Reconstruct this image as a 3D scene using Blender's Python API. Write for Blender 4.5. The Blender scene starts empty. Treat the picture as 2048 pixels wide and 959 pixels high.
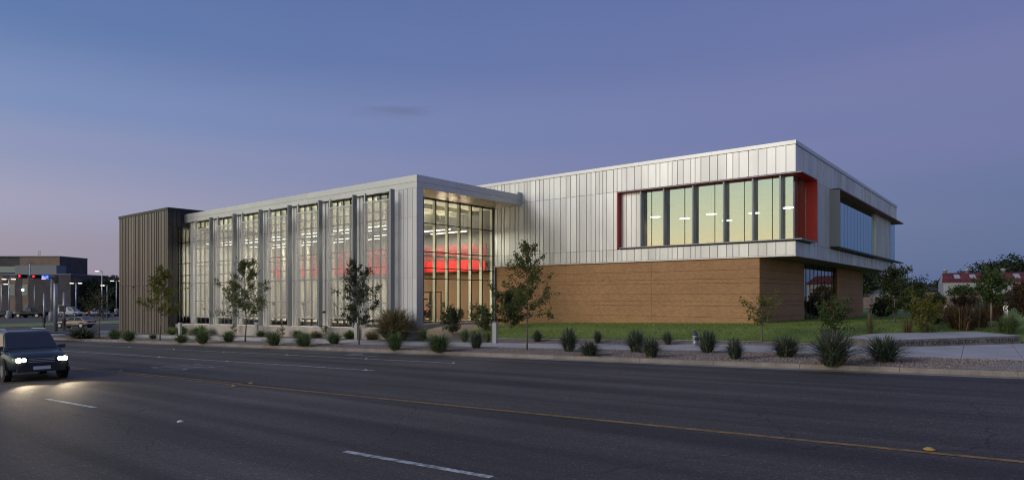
import bpy, bmesh, math, random
import numpy as np
from mathutils import Vector, Matrix, Euler

scn = bpy.context.scene
COL = scn.collection
# ------------------------------------------------------------------ camera
EYE = 2.4
cam_d = bpy.data.cameras.new('camera')
cam = bpy.data.objects.new('camera', cam_d)
COL.objects.link(cam)
cam.location = (0, 0, EYE)
cam.rotation_euler = (math.pi / 2, 0, math.radians(-51.05))
cam_d.sensor_width = 36.0
cam_d.lens = 36.0 * 1294 / 2048
cam_d.shift_y = 112.0 / 2048
cam_d.clip_start = 0.1
cam_d.clip_end = 3000
scn.camera = cam
# ------------------------------------------------------------------ sky
SUNSET = (-0.93, 0.37)          # horizontal direction of the afterglow
w = bpy.data.worlds.new('World')
scn.world = w
w.use_nodes = True
nt = w.node_tree
nt.nodes.clear()
def N(t, **k):
    n = nt.nodes.new(t)
    for a, b in k.items():
        setattr(n, a, b)
    return n
def LK(a, b): nt.links.new(a, b)
def MATH(op, a, b=None, clamp=False):
    n = N('ShaderNodeMath', operation=op, use_clamp=clamp)
    for i, q in enumerate((a, b)):
        if q is None: continue
        if isinstance(q, (int, float)): n.inputs[i].default_value = q
        else: LK(q, n.inputs[i])
    return n.outputs[0]
def RAMP(fac, stops):
    n = N('ShaderNodeValToRGB')
    cr = n.color_ramp
    cr.interpolation = 'EASE'
    while len(cr.elements) < len(stops): cr.elements.new(0.5)
    for e, (p, c) in zip(cr.elements, stops):
        e.position = p
        e.color = (c[0], c[1], c[2], 1)
    LK(fac, n.inputs[0])
    return n.outputs[0]
def MIX(f, a, b, mode='MIX'):
    n = N('ShaderNodeMix', data_type='RGBA', blend_type=mode)
    for i, q in ((0, f), (6, a), (7, b)):
        if isinstance(q, (int, float)): n.inputs[i].default_value = q
        elif isinstance(q, tuple): n.inputs[i].default_value = q
        else: LK(q, n.inputs[i])
    return n.outputs[2]
tc = N('ShaderNodeTexCoord')
sx = N('ShaderNodeSeparateXYZ')
LK(tc.outputs['Generated'], sx.inputs[0])
X_, Y_, Z_ = sx.outputs
hl = MATH('SQRT', MATH('MAXIMUM', MATH('SUBTRACT', 1.0, MATH('MULTIPLY', Z_, Z_)), 0.0004))
dd = MATH('DIVIDE', MATH('ADD', MATH('MULTIPLY', X_, SUNSET[0]), MATH('MULTIPLY', Y_, SUNSET[1])), hl)
ez = MATH('DIVIDE', Z_, 0.8, True)
# stops are sin(elevation)/0.8
east = RAMP(ez, [(0.0, (.036, .105, .265)), (0.055, (.042, .115, .285)), (0.146, (.062, .112, .295)),
                 (0.257, (.108, .130, .335)), (0.35, (.126, .140, .345)), (0.44, (.100, .128, .345)), (0.54, (.086, .120, .335)), (1.0, (.085, .125, .30))])
north = RAMP(ez, [(0.0, (.31, .265, .32)), (0.07, (.305, .27, .355)), (0.144, (.315, .308, .455)),
                  (0.235, (.225, .265, .455)), (0.30, (.150, .230, .460)), (0.43, (.070, .155, .380)), (0.54, (.062, .132, .35)), (1.0, (.085, .125, .30))])
west = RAMP(ez, [(0.0, (1.65, 1.00, .50)), (0.06, (1.42, 1.16, .66)), (0.14, (1.08, 1.20, .86)),
                 (0.22, (.86, 1.10, .92)), (0.38, (.58, .74, .76)), (0.58, (.26, .36, .50)), (1.0, (.085, .125, .30))])
def MAPR(v, a, b):
    n = N('ShaderNodeMapRange', interpolation_type='SMOOTHSTEP', clamp=True)
    n.inputs[1].default_value = a; n.inputs[2].default_value = b
    LK(v, n.inputs[0])
    return n.outputs[0]
t1 = N('ShaderNodeMapRange', clamp=True)
t1.inputs[1].default_value = -1.0; t1.inputs[2].default_value = 0.2
LK(dd, t1.inputs[0])
skyc = MIX(t1.outputs[0], east, north)
skyc = MIX(MAPR(dd, 0.2, 0.98), skyc, west)
# thin darker wisps of cloud
mp = N('ShaderNodeMapping'); mp.inputs['Scale'].default_value = (3.0, 3.0, 26.0); mp.inputs['Location'].default_value = (1.3, 0.4, 2.2)
LK(tc.outputs['Generated'], mp.inputs[0])
nz = N('ShaderNodeTexNoise'); nz.inputs['Scale'].default_value = 1.6; nz.inputs['Detail'].default_value = 6.0
LK(mp.outputs[0], nz.inputs['Vector'])
vd = N('ShaderNodeVectorMath', operation='DOT_PRODUCT'); LK(tc.outputs['Generated'], vd.inputs[0]); vd.inputs[1].default_value = (.650, .705, .275)
wisp = MATH('MULTIPLY', MATH('MULTIPLY', MAPR(nz.outputs[0], .47, .66), MATH('MULTIPLY', MAPR(vd.outputs['Value'], .990, .9985), MAPR(MATH('ABSOLUTE', MATH('SUBTRACT', Z_, .272)), .030, .006))), .36)
skyc = MIX(wisp, skyc, (.075, .085, .15, 1))
hs = N('ShaderNodeHueSaturation'); hs.inputs['Saturation'].default_value = .90; LK(skyc, hs.inputs['Color']); skyc = hs.outputs[0]
sk = N('ShaderNodeTexSky', sky_type='NISHITA')
sk.sun_disc = False
sk.sun_elevation = math.radians(1.0)
sk.sun_rotation = math.atan2(SUNSET[0], SUNSET[1])
bg1 = N('ShaderNodeBackground'); bg1.inputs[1].default_value = 0.83
LK(skyc, bg1.inputs[0])
bg2 = N('ShaderNodeBackground'); bg2.inputs[1].default_value = 0.02
LK(sk.outputs[0], bg2.inputs[0])
ads = N('ShaderNodeAddShader'); LK(bg1.outputs[0], ads.inputs[0]); LK(bg2.outputs[0], ads.inputs[1])
wo = N('ShaderNodeOutputWorld'); LK(ads.outputs[0], wo.inputs[0])
# ------------------------------------------------------------------ afterglow as a soft low sun
sd = bpy.data.lights.new('sun', 'SUN')
sd.energy = 0.75
sd.angle = math.radians(20)
sd.color = (1.0, .90, .80)
sun = bpy.data.objects.new('sun', sd)
COL.objects.link(sun)
sun.location = (-30, 20, 40)
_el = math.radians(25)
_to = Vector((SUNSET[0] * math.cos(_el), SUNSET[1] * math.cos(_el), math.sin(_el)))
sun.rotation_euler = _to.to_track_quat('Z', 'Y').to_euler()
vs = scn.view_settings
vs.view_transform = 'Standard'; vs.look = 'None'; vs.exposure = 0.34; vs.gamma = 1.0; vs.use_curve_mapping = False
scn.cycles.max_bounces = 8
scn.cycles.transparent_max_bounces = 16
scn.cycles.sample_clamp_indirect = 6.0
scn.cycles.use_denoising = True
scn.cycles.filter_width = 1.1

# ------------------------------------------------------------------ helpers
TH = {}          # world matrix of every thing
def tag(o, label=None, cat=None, group=None, kind=None):
    if label: o['label'] = label
    if cat: o['category'] = cat
    if group: o['group'] = group
    if kind: o['kind'] = kind
    return o
def link(o, parent=None, world=True):
    COL.objects.link(o)
    if parent is not None:
        o.parent = parent
        if world and parent in TH: o.matrix_parent_inverse = TH[parent].inverted()
    return o
def thing(name, label, cat, loc=(0, 0, 0), rz=0.0, group=None):
    o = bpy.data.objects.new(name, None)
    o.empty_display_size = 0.3
    o.location = loc; o.rotation_euler = (0, 0, rz)
    COL.objects.link(o)
    TH[o] = Matrix.Translation(Vector(loc)) @ Matrix.Rotation(rz, 4, 'Z')
    return tag(o, label, cat, group)
class MB:
    def __init__(s): s.v = []; s.f = []
    def add(s, vs, fs):
        b = len(s.v); s.v += [tuple(q) for q in vs]; s.f += [tuple(b + i for i in f) for f in fs]; return s
    def box(s, x0, x1, y0, y1, z0, z1):
        return s.add([(x0, y0, z0), (x1, y0, z0), (x1, y1, z0), (x0, y1, z0), (x0, y0, z1), (x1, y0, z1), (x1, y1, z1), (x0, y1, z1)],
                     [(0, 3, 2, 1), (4, 5, 6, 7), (0, 1, 5, 4), (1, 2, 6, 5), (2, 3, 7, 6), (3, 0, 4, 7)])
    def hexa(s, lo, hi):        # lo, hi: four points each, same winding (counter-clockwise from above)
        return s.add(list(lo) + list(hi), [(3, 2, 1, 0), (4, 5, 6, 7), (0, 1, 5, 4), (1, 2, 6, 5), (2, 3, 7, 6), (3, 0, 4, 7)])
    def prism(s, poly, z0, z1):
        n = len(poly)
        zf0 = z0 if isinstance(z0, (list, tuple)) else [z0] * n
        zf1 = z1 if isinstance(z1, (list, tuple)) else [z1] * n
        vs = [(p[0], p[1], z) for p, z in zip(poly, zf0)] + [(p[0], p[1], z) for p, z in zip(poly, zf1)]
        return s.add(vs, [tuple(range(n - 1, -1, -1)), tuple(range(n, 2 * n))] + [(i, (i + 1) % n, n + (i + 1) % n, n + i) for i in range(n)])
    def tube(s, pts, rad, n=6, caps=True):
        b = len(s.v); pts = [Vector(p) for p in pts]; m = len(pts)
        rad = [float(r) for r in rad] if isinstance(rad, (list, tuple)) else [float(rad)] * m
        for i, p in enumerate(pts):
            t = (pts[min(i + 1, m - 1)] - pts[max(i - 1, 0)]).normalized()
            a = t.orthogonal().normalized() if abs(t.z) > .9 else t.cross(Vector((0, 0, 1))).normalized()
            c = t.cross(a)
            for k in range(n):
                q = p + rad[i] * (a * math.cos(6.28318 * k / n) + c * math.sin(6.28318 * k / n)); s.v.append(tuple(q))
        for i in range(m - 1):
            for k in range(n):
                s.f.append((b + i * n + k, b + i * n + (k + 1) % n, b + (i + 1) * n + (k + 1) % n, b + (i + 1) * n + k))
        if caps:
            s.f.append(tuple(b + k for k in range(n - 1, -1, -1))); s.f.append(tuple(b + (m - 1) * n + k for k in range(n)))
        return s
    def lathe(s, prof, n=16, c=(0, 0, 0)):
        b = len(s.v)
        for r, z in prof:
            for k in range(n): s.v.append((c[0] + r * math.cos(6.28318 * k / n), c[1] + r * math.sin(6.28318 * k / n), c[2] + z))
        for i in range(len(prof) - 1):
            for k in range(n): s.f.append((b + i * n + k, b + i * n + (k + 1) % n, b + (i + 1) * n + (k + 1) % n, b + (i + 1) * n + k))
        s.f.append(tuple(b + k for k in range(n - 1, -1, -1))); s.f.append(tuple(b + (len(prof) - 1) * n + k for k in range(n)))
        return s
    def mesh(s, name, mat, smooth=False):
        me = bpy.data.meshes.new(name)
        me.from_pydata(s.v, [], s.f)
        if mat: me.materials.append(mat)
        if smooth: me.shade_smooth()
        me.update()
        return me
    def build(s, name, mat, parent=None, smooth=False, world=True):
        return link(bpy.data.objects.new(name, s.mesh(name, mat, smooth)), parent, world)
def copy_tree(o, parent=None):
    c = o.copy(); COL.objects.link(c)
    if parent is not None: c.parent = parent
    for ch in o.children: copy_tree(ch, c)
    return c

# ------------------------------------------------------------------ materials
MATS = {}
def _new(name):
    m = bpy.data.materials.new(name); m.use_nodes = True
    t = m.node_tree; t.nodes.clear()
    out = t.nodes.new('ShaderNodeOutputMaterial')
    return m, t, out
def M(name, col, rough=.6, metal=0.0, var=.0, scale=2.0, bump=0.0, bscale=40.0, orand=0.0, spec=.5, col2=None, stretch=(1, 1, 1), bdist=.02, fine=0.0, fscale=60.0, detail=5.0, lo=.38, hi=.62):
    m, t, out = _new(name); L = t.links.new; n = t.nodes.new
    p = n('ShaderNodeBsdfPrincipled')
    p.inputs['Roughness'].default_value = rough; p.inputs['Metallic'].default_value = metal; p.inputs['Specular IOR Level'].default_value = spec
    L(p.outputs[0], out.inputs[0])
    g = n('ShaderNodeNewGeometry')
    mp = n('ShaderNodeMapping'); mp.inputs['Scale'].default_value = stretch; L(g.outputs['Position'], mp.inputs[0])
    cur = None
    c4 = (col[0], col[1], col[2], 1)
    if col2 is not None or var > 0:
        nz = n('ShaderNodeTexNoise'); nz.inputs['Scale'].default_value = scale; nz.inputs['Detail'].default_value = detail; L(mp.outputs[0], nz.inputs['Vector'])
        mr = n('ShaderNodeMapRange'); mr.inputs[1].default_value = lo; mr.inputs[2].default_value = hi; L(nz.outputs[0], mr.inputs[0])
        mx = n('ShaderNodeMix'); mx.data_type = 'RGBA'
        a = col if col2 is not None else tuple(q * (1 - var) for q in col)
        b = col2 if col2 is not None else tuple(q * (1 + var) for q in col)
        mx.inputs[6].default_value = (*a, 1); mx.inputs[7].default_value = (*b, 1); L(mr.outputs[0], mx.inputs[0]); cur = mx.outputs[2]
    if fine > 0:
        nz = n('ShaderNodeTexNoise'); nz.inputs['Scale'].default_value = fscale; nz.inputs['Detail'].default_value = 3; L(mp.outputs[0], nz.inputs['Vector'])
        mr = n('ShaderNodeMapRange'); mr.inputs[1].default_value = .3; mr.inputs[2].default_value = .7; mr.inputs[3].default_value = 1 - fine; mr.inputs[4].default_value = 1 + fine; L(nz.outputs[0], mr.inputs[0])
        mx = n('ShaderNodeMix'); mx.data_type = 'RGBA'; mx.blend_type = 'MULTIPLY'; mx.inputs[0].default_value = 1
        if cur: L(cur, mx.inputs[6])
        else: mx.inputs[6].default_value = c4
        L(mr.outputs[0], mx.inputs[7]); cur = mx.outputs[2]
    if orand > 0:
        oi = n('ShaderNodeObjectInfo'); mr = n('ShaderNodeMapRange'); mr.inputs[3].default_value = 1 - orand; mr.inputs[4].default_value = 1 + orand; L(oi.outputs['Random'], mr.inputs[0])
        mx = n('ShaderNodeMix'); mx.data_type = 'RGBA'; mx.blend_type = 'MULTIPLY'; mx.inputs[0].default_value = 1
        if cur: L(cur, mx.inputs[6])
        else: mx.inputs[6].default_value = c4
        L(mr.outputs[0], mx.inputs[7]); cur = mx.outputs[2]
    if cur: L(cur, p.inputs['Base Color'])
    else: p.inputs['Base Color'].default_value = c4
    if bump > 0:
        nz = n('ShaderNodeTexNoise'); nz.inputs['Scale'].default_value = bscale; nz.inputs['Detail'].default_value = 4; L(mp.outputs[0], nz.inputs['Vector'])
        bp = n('ShaderNodeBump'); bp.inputs['Strength'].default_value = bump; bp.inputs['Distance'].default_value = bdist; L(nz.outputs[0], bp.inputs['Height']); L(bp.outputs[0], p.inputs['Normal'])
    return m
def GLASS(name, refl, tint=(.9, .93, .92), rough=0.0, rtint=(1, 1, 1)):
    m, t, out = _new(name); L = t.links.new; n = t.nodes.new
    tr = n('ShaderNodeBsdfTransparent'); tr.inputs[0].default_value = (*tint, 1)
    gl = n('ShaderNodeBsdfGlossy'); gl.inputs[0].default_value = (*rtint, 1); gl.inputs['Roughness'].default_value = rough
    fr = n('ShaderNodeLayerWeight'); fr.inputs[0].default_value = .5
    pw = n('ShaderNodeMath'); pw.operation = 'POWER'; pw.inputs[1].default_value = 4.5; L(fr.outputs['Facing'], pw.inputs[0])
    mr = n('ShaderNodeMapRange'); mr.inputs[3].default_value = refl; mr.inputs[4].default_value = .9; L(pw.outputs[0], mr.inputs[0])
    mx = n('ShaderNodeMixShader'); L(mr.outputs[0], mx.inputs[0]); L(tr.outputs[0], mx.inputs[1]); L(gl.outputs[0], mx.inputs[2]); L(mx.outputs[0], out.inputs[0])
    return m
def EMIT(name, col, st):
    m, t, out = _new(name); e = t.nodes.new('ShaderNodeEmission'); e.inputs[0].default_value = (*col, 1); e.inputs[1].default_value = st
    t.links.new(e.outputs[0], out.inputs[0]); return m
def LEAF(name, a, b, trans=.35):
    m, t, out = _new(name); L = t.links.new; n = t.nodes.new
    g = n('ShaderNodeNewGeometry'); nz = n('ShaderNodeTexNoise'); nz.inputs['Scale'].default_value = 1.7; nz.inputs['Detail'].default_value = 8; L(g.outputs['Position'], nz.inputs['Vector'])
    ri = n('ShaderNodeMath'); ri.operation = 'ADD'; L(nz.outputs[0], ri.inputs[0])
    rr = n('ShaderNodeMath'); rr.operation = 'MULTIPLY_ADD'; rr.inputs[1].default_value = .5; rr.inputs[2].default_value = -.25; L(g.outputs['Random Per Island'], rr.inputs[0]); L(rr.outputs[0], ri.inputs[1])
    mr = n('ShaderNodeMapRange'); mr.inputs[1].default_value = .25; mr.inputs[2].default_value = .75; L(ri.outputs[0], mr.inputs[0])
    mx = n('ShaderNodeMix'); mx.data_type = 'RGBA'; mx.inputs[6].default_value = (*a, 1); mx.inputs[7].default_value = (*b, 1); L(mr.outputs[0], mx.inputs[0])
    d = n('ShaderNodeBsdfPrincipled'); d.inputs['Roughness'].default_value = .55; L(mx.outputs[2], d.inputs['Base Color'])
    tl = n('ShaderNodeBsdfTranslucent'); L(mx.outputs[2], tl.inputs[0])
    ms = n('ShaderNodeMixShader'); ms.inputs[0].default_value = trans; L(d.outputs[0], ms.inputs[1]); L(tl.outputs[0], ms.inputs[2]); L(ms.outputs[0], out.inputs[0])
    return m
def BRICK(name, c1, c2, mortar):
    m, t, out = _new(name); L = t.links.new; n = t.nodes.new
    g = n('ShaderNodeNewGeometry'); sp = n('ShaderNodeSeparateXYZ'); L(g.outputs['Position'], sp.inputs[0])
    ad = n('ShaderNodeMath'); ad.operation = 'ADD'; L(sp.outputs[0], ad.inputs[0]); L(sp.outputs[1], ad.inputs[1])
    cb = n('ShaderNodeCombineXYZ'); L(ad.outputs[0], cb.inputs[0]); L(sp.outputs[2], cb.inputs[1])
    bk = n('ShaderNodeTexBrick'); bk.inputs['Scale'].default_value = 1.0; bk.inputs['Brick Width'].default_value = .21; bk.inputs['Row Height'].default_value = .07
    bk.inputs['Mortar Size'].default_value = .006; bk.inputs['Color1'].default_value = (*c1, 1); bk.inputs['Color2'].default_value = (*c2, 1); bk.inputs['Mortar'].default_value = (*mortar, 1); bk.inputs['Bias'].default_value = -.2
    L(cb.outputs[0], bk.inputs['Vector'])
    nz = n('ShaderNodeTexNoise'); nz.inputs['Scale'].default_value = .6; nz.inputs['Detail'].default_value = 7; L(g.outputs['Position'], nz.inputs['Vector'])
    mr = n('ShaderNodeMapRange'); mr.inputs[1].default_value = .3; mr.inputs[2].default_value = .7; mr.inputs[3].default_value = .92; mr.inputs[4].default_value = 1.08; L(nz.outputs[0], mr.inputs[0])
    mx = n('ShaderNodeMix'); mx.data_type = 'RGBA'; mx.blend_type = 'MULTIPLY'; mx.inputs[0].default_value = 1; L(bk.outputs[0], mx.inputs[6]); L(mr.outputs[0], mx.inputs[7])
    p = n('ShaderNodeBsdfPrincipled'); p.inputs['Roughness'].default_value = .85; L(mx.outputs[2], p.inputs['Base Color'])
    bp = n('ShaderNodeBump'); bp.inputs['Strength'].default_value = .5; bp.inputs['Distance'].default_value = .01; bp.invert = True; L(bk.outputs['Fac'], bp.inputs['Height']); L(bp.outputs[0], p.inputs['Normal'])
    L(p.outputs[0], out.inputs[0])
    return m
def SCREEN(name, col, fac):
    m, t, out = _new(name); L = t.links.new; n = t.nodes.new
    tr = n('ShaderNodeBsdfTransparent'); p = n('ShaderNodeBsdfPrincipled'); p.inputs['Base Color'].default_value = (*col, 1); p.inputs['Roughness'].default_value = .5; p.inputs['Metallic'].default_value = .2
    g = n('ShaderNodeNewGeometry'); sp = n('ShaderNodeSeparateXYZ'); L(g.outputs['Position'], sp.inputs[0])
    sn = n('ShaderNodeMath'); sn.operation = 'SINE'; ml = n('ShaderNodeMath'); ml.operation = 'MULTIPLY'; ml.inputs[1].default_value = 6.283 / .16; L(sp.outputs[2], ml.inputs[0]); L(ml.outputs[0], sn.inputs[0])
    mr = n('ShaderNodeMapRange'); mr.inputs[1].default_value = -1; mr.inputs[2].default_value = 1; mr.inputs[3].default_value = fac - .015; mr.inputs[4].default_value = fac + .015; L(sn.outputs[0], mr.inputs[0])
    mx = n('ShaderNodeMixShader'); L(mr.outputs[0], mx.inputs[0]); L(tr.outputs[0], mx.inputs[1]); L(p.outputs[0], mx.inputs[2]); L(mx.outputs[0], out.inputs[0])
    return m
def ASPHALT(name, col):
    m, t, out = _new(name); L = t.links.new; n = t.nodes.new
    g = n('ShaderNodeNewGeometry'); p = n('ShaderNodeBsdfPrincipled'); p.inputs['Roughness'].default_value = .74; p.inputs['Specular IOR Level'].default_value = .35
    cur = None
    def noise(stretch, scale, det):
        mp = n('ShaderNodeMapping'); mp.inputs['Scale'].default_value = stretch; mp.inputs['Rotation'].default_value = (0, 0, math.radians(-3.3)); L(g.outputs['Position'], mp.inputs[0])
        z = n('ShaderNodeTexNoise'); z.inputs['Scale'].default_value = scale; z.inputs['Detail'].default_value = det; L(mp.outputs[0], z.inputs['Vector']); return z.outputs[0]
    def mr(v, a, b, c, d):
        q = n('ShaderNodeMapRange'); q.inputs[1].default_value = a; q.inputs[2].default_value = b; q.inputs[3].default_value = c; q.inputs[4].default_value = d; L(v, q.inputs[0]); return q.outputs[0]
    def mul(a, b):
        q = n('ShaderNodeMath'); q.operation = 'MULTIPLY'; L(a, q.inputs[0]); L(b, q.inputs[1]); return q.outputs[0]
    f = mul(mr(noise((1.1, .03, 1), 1.0, 5), .35, .65, .60, 1.40), mr(noise((1, .5, 1), .20, 5), .35, .65, .74, 1.26))
    fine = noise((1, 1, 1), 42, 3); f = mul(f, mr(fine, .3, .7, .55, 1.45))
    vo = n('ShaderNodeTexVoronoi'); vo.inputs['Scale'].default_value = 34; L(g.outputs['Position'], vo.inputs['Vector'])
    sp = n('ShaderNodeSeparateColor'); L(vo.outputs['Color'], sp.inputs[0]); f = mul(f, mr(sp.outputs[0], .86, .97, 1.0, 1.9))
    ds = n('ShaderNodeMixRGB'); ds.blend_type = 'ADD'; ds.inputs[0].default_value = 1; nz = n('ShaderNodeTexNoise'); nz.inputs['Scale'].default_value = .9; nz.inputs['Detail'].default_value = 6; L(g.outputs['Position'], nz.inputs['Vector'])
    L(g.outputs['Position'], ds.inputs[1]); L(nz.outputs['Color'], ds.inputs[2])
    ck = n('ShaderNodeTexVoronoi'); ck.feature = 'DISTANCE_TO_EDGE'; ck.inputs['Scale'].default_value = .14; L(ds.outputs[0], ck.inputs['Vector'])
    f = mul(f, mr(ck.outputs['Distance'], .0, .0035, .45, 1.0))
    mx = n('ShaderNodeMix'); mx.data_type = 'RGBA'; mx.blend_type = 'MULTIPLY'; mx.inputs[0].default_value = 1; mx.inputs[6].default_value = (*col, 1); L(f, mx.inputs[7]); L(mx.outputs[2], p.inputs['Base Color'])
    bp = n('ShaderNodeBump'); bp.inputs['Strength'].default_value = .45; bp.inputs['Distance'].default_value = .012; L(fine, bp.inputs['Height']); L(bp.outputs[0], p.inputs['Normal']); L(p.outputs[0], out.inputs[0])
    return m
m_asph = ASPHALT('asphalt', (.066, .055, .049))
m_lot = M('parking_asphalt', (.10, .085, .075), .85, var=.15, scale=.1, fine=.2, fscale=10)
m_conc = M('concrete', (.42, .40, .39), .85, var=.10, scale=.8, bump=.15, bscale=30, fine=.06, fscale=25)
m_curb = M('kerb_concrete', (.27, .23, .20), .9, var=.16, scale=1.3, bump=.2, bscale=25, fine=.12, fscale=18)
m_sign = M('sign_concrete', (.15, .135, .13), .9, var=.25, scale=3, bump=.3, bscale=20, fine=.15)
m_gravel = M('gravel', (.15, .112, .095), .95, col2=(.27, .21, .185), scale=9, bump=1.0, bscale=16, bdist=.06, fine=.35, fscale=22, detail=8)
m_stone = M('gravel_stone', (.25, .195, .17), .9, orand=0, var=.4, scale=14)
m_soil = M('soil', (.10, .075, .055), .95, var=.3, scale=2, bump=.6, bscale=14)
m_lawn = M('lawn', (.17, .235, .040), .9, col2=(.245, .30, .07), scale=.5, bump=.8, bscale=30, bdist=.04, fine=.35, fscale=24)
m_ground = M('ground', (.06, .085, .03), .95, col2=(.10, .095, .05), scale=.2, fine=.2, fscale=4)
m_white = M('road_white', (.40, .40, .40), .7, var=.45, scale=7, fine=.2, fscale=30)
m_white2 = M('road_white_worn', (.22, .22, .22), .75, var=.3, scale=5, fine=.2, fscale=30)
m_yel = M('road_yellow', (.27, .145, .035), .7, var=.3, scale=4, fine=.2, fscale=30)
m_silver = M('silver_panel', (.62, .62, .63), .42, metal=.55, orand=.11, var=.08, scale=.7, stretch=(1, 1, .25))
m_rib = m_silver
m_coping = M('coping', (.62, .62, .63), .4, metal=.5, var=.04, scale=.5)
m_fascia = M('fascia', (.56, .56, .57), .40, metal=.45, orand=.04, var=.03, scale=.6)
m_wpan = M('white_panel', (.66, .655, .665), .5, metal=.25, orand=.05, var=.03, scale=.5)
m_core = M('joint_shadow', (.16, .16, .165), .8)
m_post = M('grey_post', (.22, .235, .27), .45, metal=.5)
m_dark = M('bronze_panel', (.158, .134, .122), .42, metal=.5, orand=.16, var=.06, scale=.6, stretch=(1, 1, .2))
m_darkb = M('black_panel', (.045, .042, .044), .5, metal=.4, orand=.2)
m_mull = M('mullion_black', (.016, .017, .02), .4, metal=.4)
m_cream = M('cream_fin', (.58, .57, .46), .6)
m_red = M('red_panel', (.52, .012, .010), .42, orand=.03, var=.06, scale=2)
m_redd = M('red_deep', (.40, .02, .03), .45)
m_soff = M('soffit_metal', (.50, .44, .33), .36, metal=.7, orand=.06)
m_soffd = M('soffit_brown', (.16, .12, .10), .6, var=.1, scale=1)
m_screen = SCREEN('screen_mesh', (.47, .445, .435), .345)
m_brick = BRICK('tan_brick', (.47, .255, .122), (.35, .182, .085), (.37, .225, .13))
m_glA = GLASS('glass_upper', .31, (.74, .78, .76), rtint=(.95, 1, .96))
m_glB = GLASS('glass_bay', .50, (.40, .48, .52), rtint=(.74, .92, 1))
m_glW = GLASS('glass_wing', .04, (.94, .97, .94))
m_glE = GLASS('glass_end', .02, (.97, .98, .94))
m_glG = GLASS('glass_dark', .26, (.45, .52, .45))
m_steel = M('galvanised', (.42, .43, .44), .45, metal=.6, var=.08, scale=3)
m_alu = M('aluminium', (.46, .47, .49), .35, metal=.6)
m_blk = M('black_plastic', (.012, .012, .013), .5)
m_blks = M('black_steel', (.03, .03, .032), .45, metal=.3)
m_int = M('interior_wall', (.46, .43, .37), .8, var=.03, scale=.6)
m_intb = M('interior_brown', (.30, .19, .14), .8, var=.06, scale=.5)
m_ceil = M('interior_ceiling', (.56, .54, .46), .9, var=.05, scale=.4)
m_flr = M('interior_floor', (.20, .17, .14), .35, var=.1, scale=1)
m_duct = M('duct', (.66, .65, .60), .35, metal=.7)
m_bark = M('bark', (.17, .13, .10), .95, var=.3, scale=14, bump=.5, bscale=25)
m_barkd = M('bark_dark', (.07, .055, .045), .95, var=.3, scale=8)
m_leafA = LEAF('leaf_olive', (.050, .068, .012), (.145, .165, .028))
m_leafB = LEAF('leaf_dark', (.018, .032, .008), (.058, .080, .018), .25)
m_leafC = LEAF('leaf_yellowgreen', (.085, .100, .012), (.20, .19, .03))
m_leafD = LEAF('leaf_background', (.012, .022, .006), (.042, .062, .015), .2)
m_leafR = LEAF('leaf_russet', (.060, .030, .014), (.15, .085, .035), .3)
m_leafG = LEAF('leaf_green', (.03, .055, .01), (.085, .13, .025), .3)
m_blade = LEAF('blade_green', (.075, .125, .042), (.19, .26, .10), .3)
m_bladed = LEAF('blade_dark', (.048, .070, .050), (.125, .160, .10), .3)
m_bladet = LEAF('blade_tan', (.15, .13, .05), (.34, .28, .14), .35)
m_flower = LEAF('flower_pink', (.30, .08, .05), (.48, .16, .10), .3)
e_lamp = EMIT('lamp_warm', (1.0, .84, .55), 5)
e_white = EMIT('lamp_white', (1.0, .96, .86), 10)
e_tube = EMIT('tube_light', (1.0, .95, .80), 7)
e_head = EMIT('headlamp', (1.0, .84, .52), 12)
e_red = EMIT('signal_red', (1.0, .02, .03), 3.0)
e_blue = EMIT('sign_blue', (.015, .09, .55), 1.1)
e_signw = EMIT('sign_white', (.7, .8, 1.0), .9)
e_orange = EMIT('sign_orange', (1.0, .42, .10), 1.4)
m_tyre = M('tyre', (.018, .018, .018), .8)
m_rim = M('rim', (.55, .55, .57), .3, metal=.8)
m_cglass = M('car_glass', (.01, .014, .018), .06, spec=.9)
m_bol = M('bollard_grey', (.40, .41, .44), .4, metal=.4)
m_lens = M('lamp_lens', (.65, .65, .65), .15)
m_tail = M('tail_lens', (.35, .01, .01), .2)
def PAINT(name, c, metal=.4): return M(name, c, .28, metal=metal)

# ------------------------------------------------------------------ terrain: s runs along the road, c across it
_a = math.radians(93.298)
D2 = (math.cos(_a), math.sin(_a)); C2 = (math.sin(_a), -math.cos(_a)); GR = -0.0236476
def sm(t):
    t = min(1.0, max(0.0, t)); return t * t * (3 - 2 * t)
def gs(s):
    if s > 80: return GR * 80 - .4 * (1 - math.exp(-(s - 80) * (-GR) / .4))
    if s < -50: return -GR * 50
    return GR * s
def SC(x, y): return x * D2[0] + y * D2[1], x * C2[0] + y * C2[1]
def XY(s, c): return s * D2[0] + c * C2[0], s * D2[1] + c * C2[1]
def zsc(s, c):
    z = gs(s)
    if c > 24.1:
        k = 1 - sm((s - 48) / 12)
        cr = 31.5 + 3.5 * (1 - sm((s - 3) / 9)) + 4 * (1 - sm((s + 2) / 5))
        z += .15 + .75 * sm((c - cr) / 6) * k - .25 * sm((c - 45) / 25) * k
    return z
def zat(x, y): return zsc(*SC(x, y))
def P3(s, c, dz=0.0):
    x, y = XY(s, c); return (x, y, zsc(s, c) + dz)
def frange(a, b, st):
    n = max(1, int(math.ceil(abs(b - a) / st))); return [a + (b - a) * i / n for i in range(n + 1)]
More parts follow.
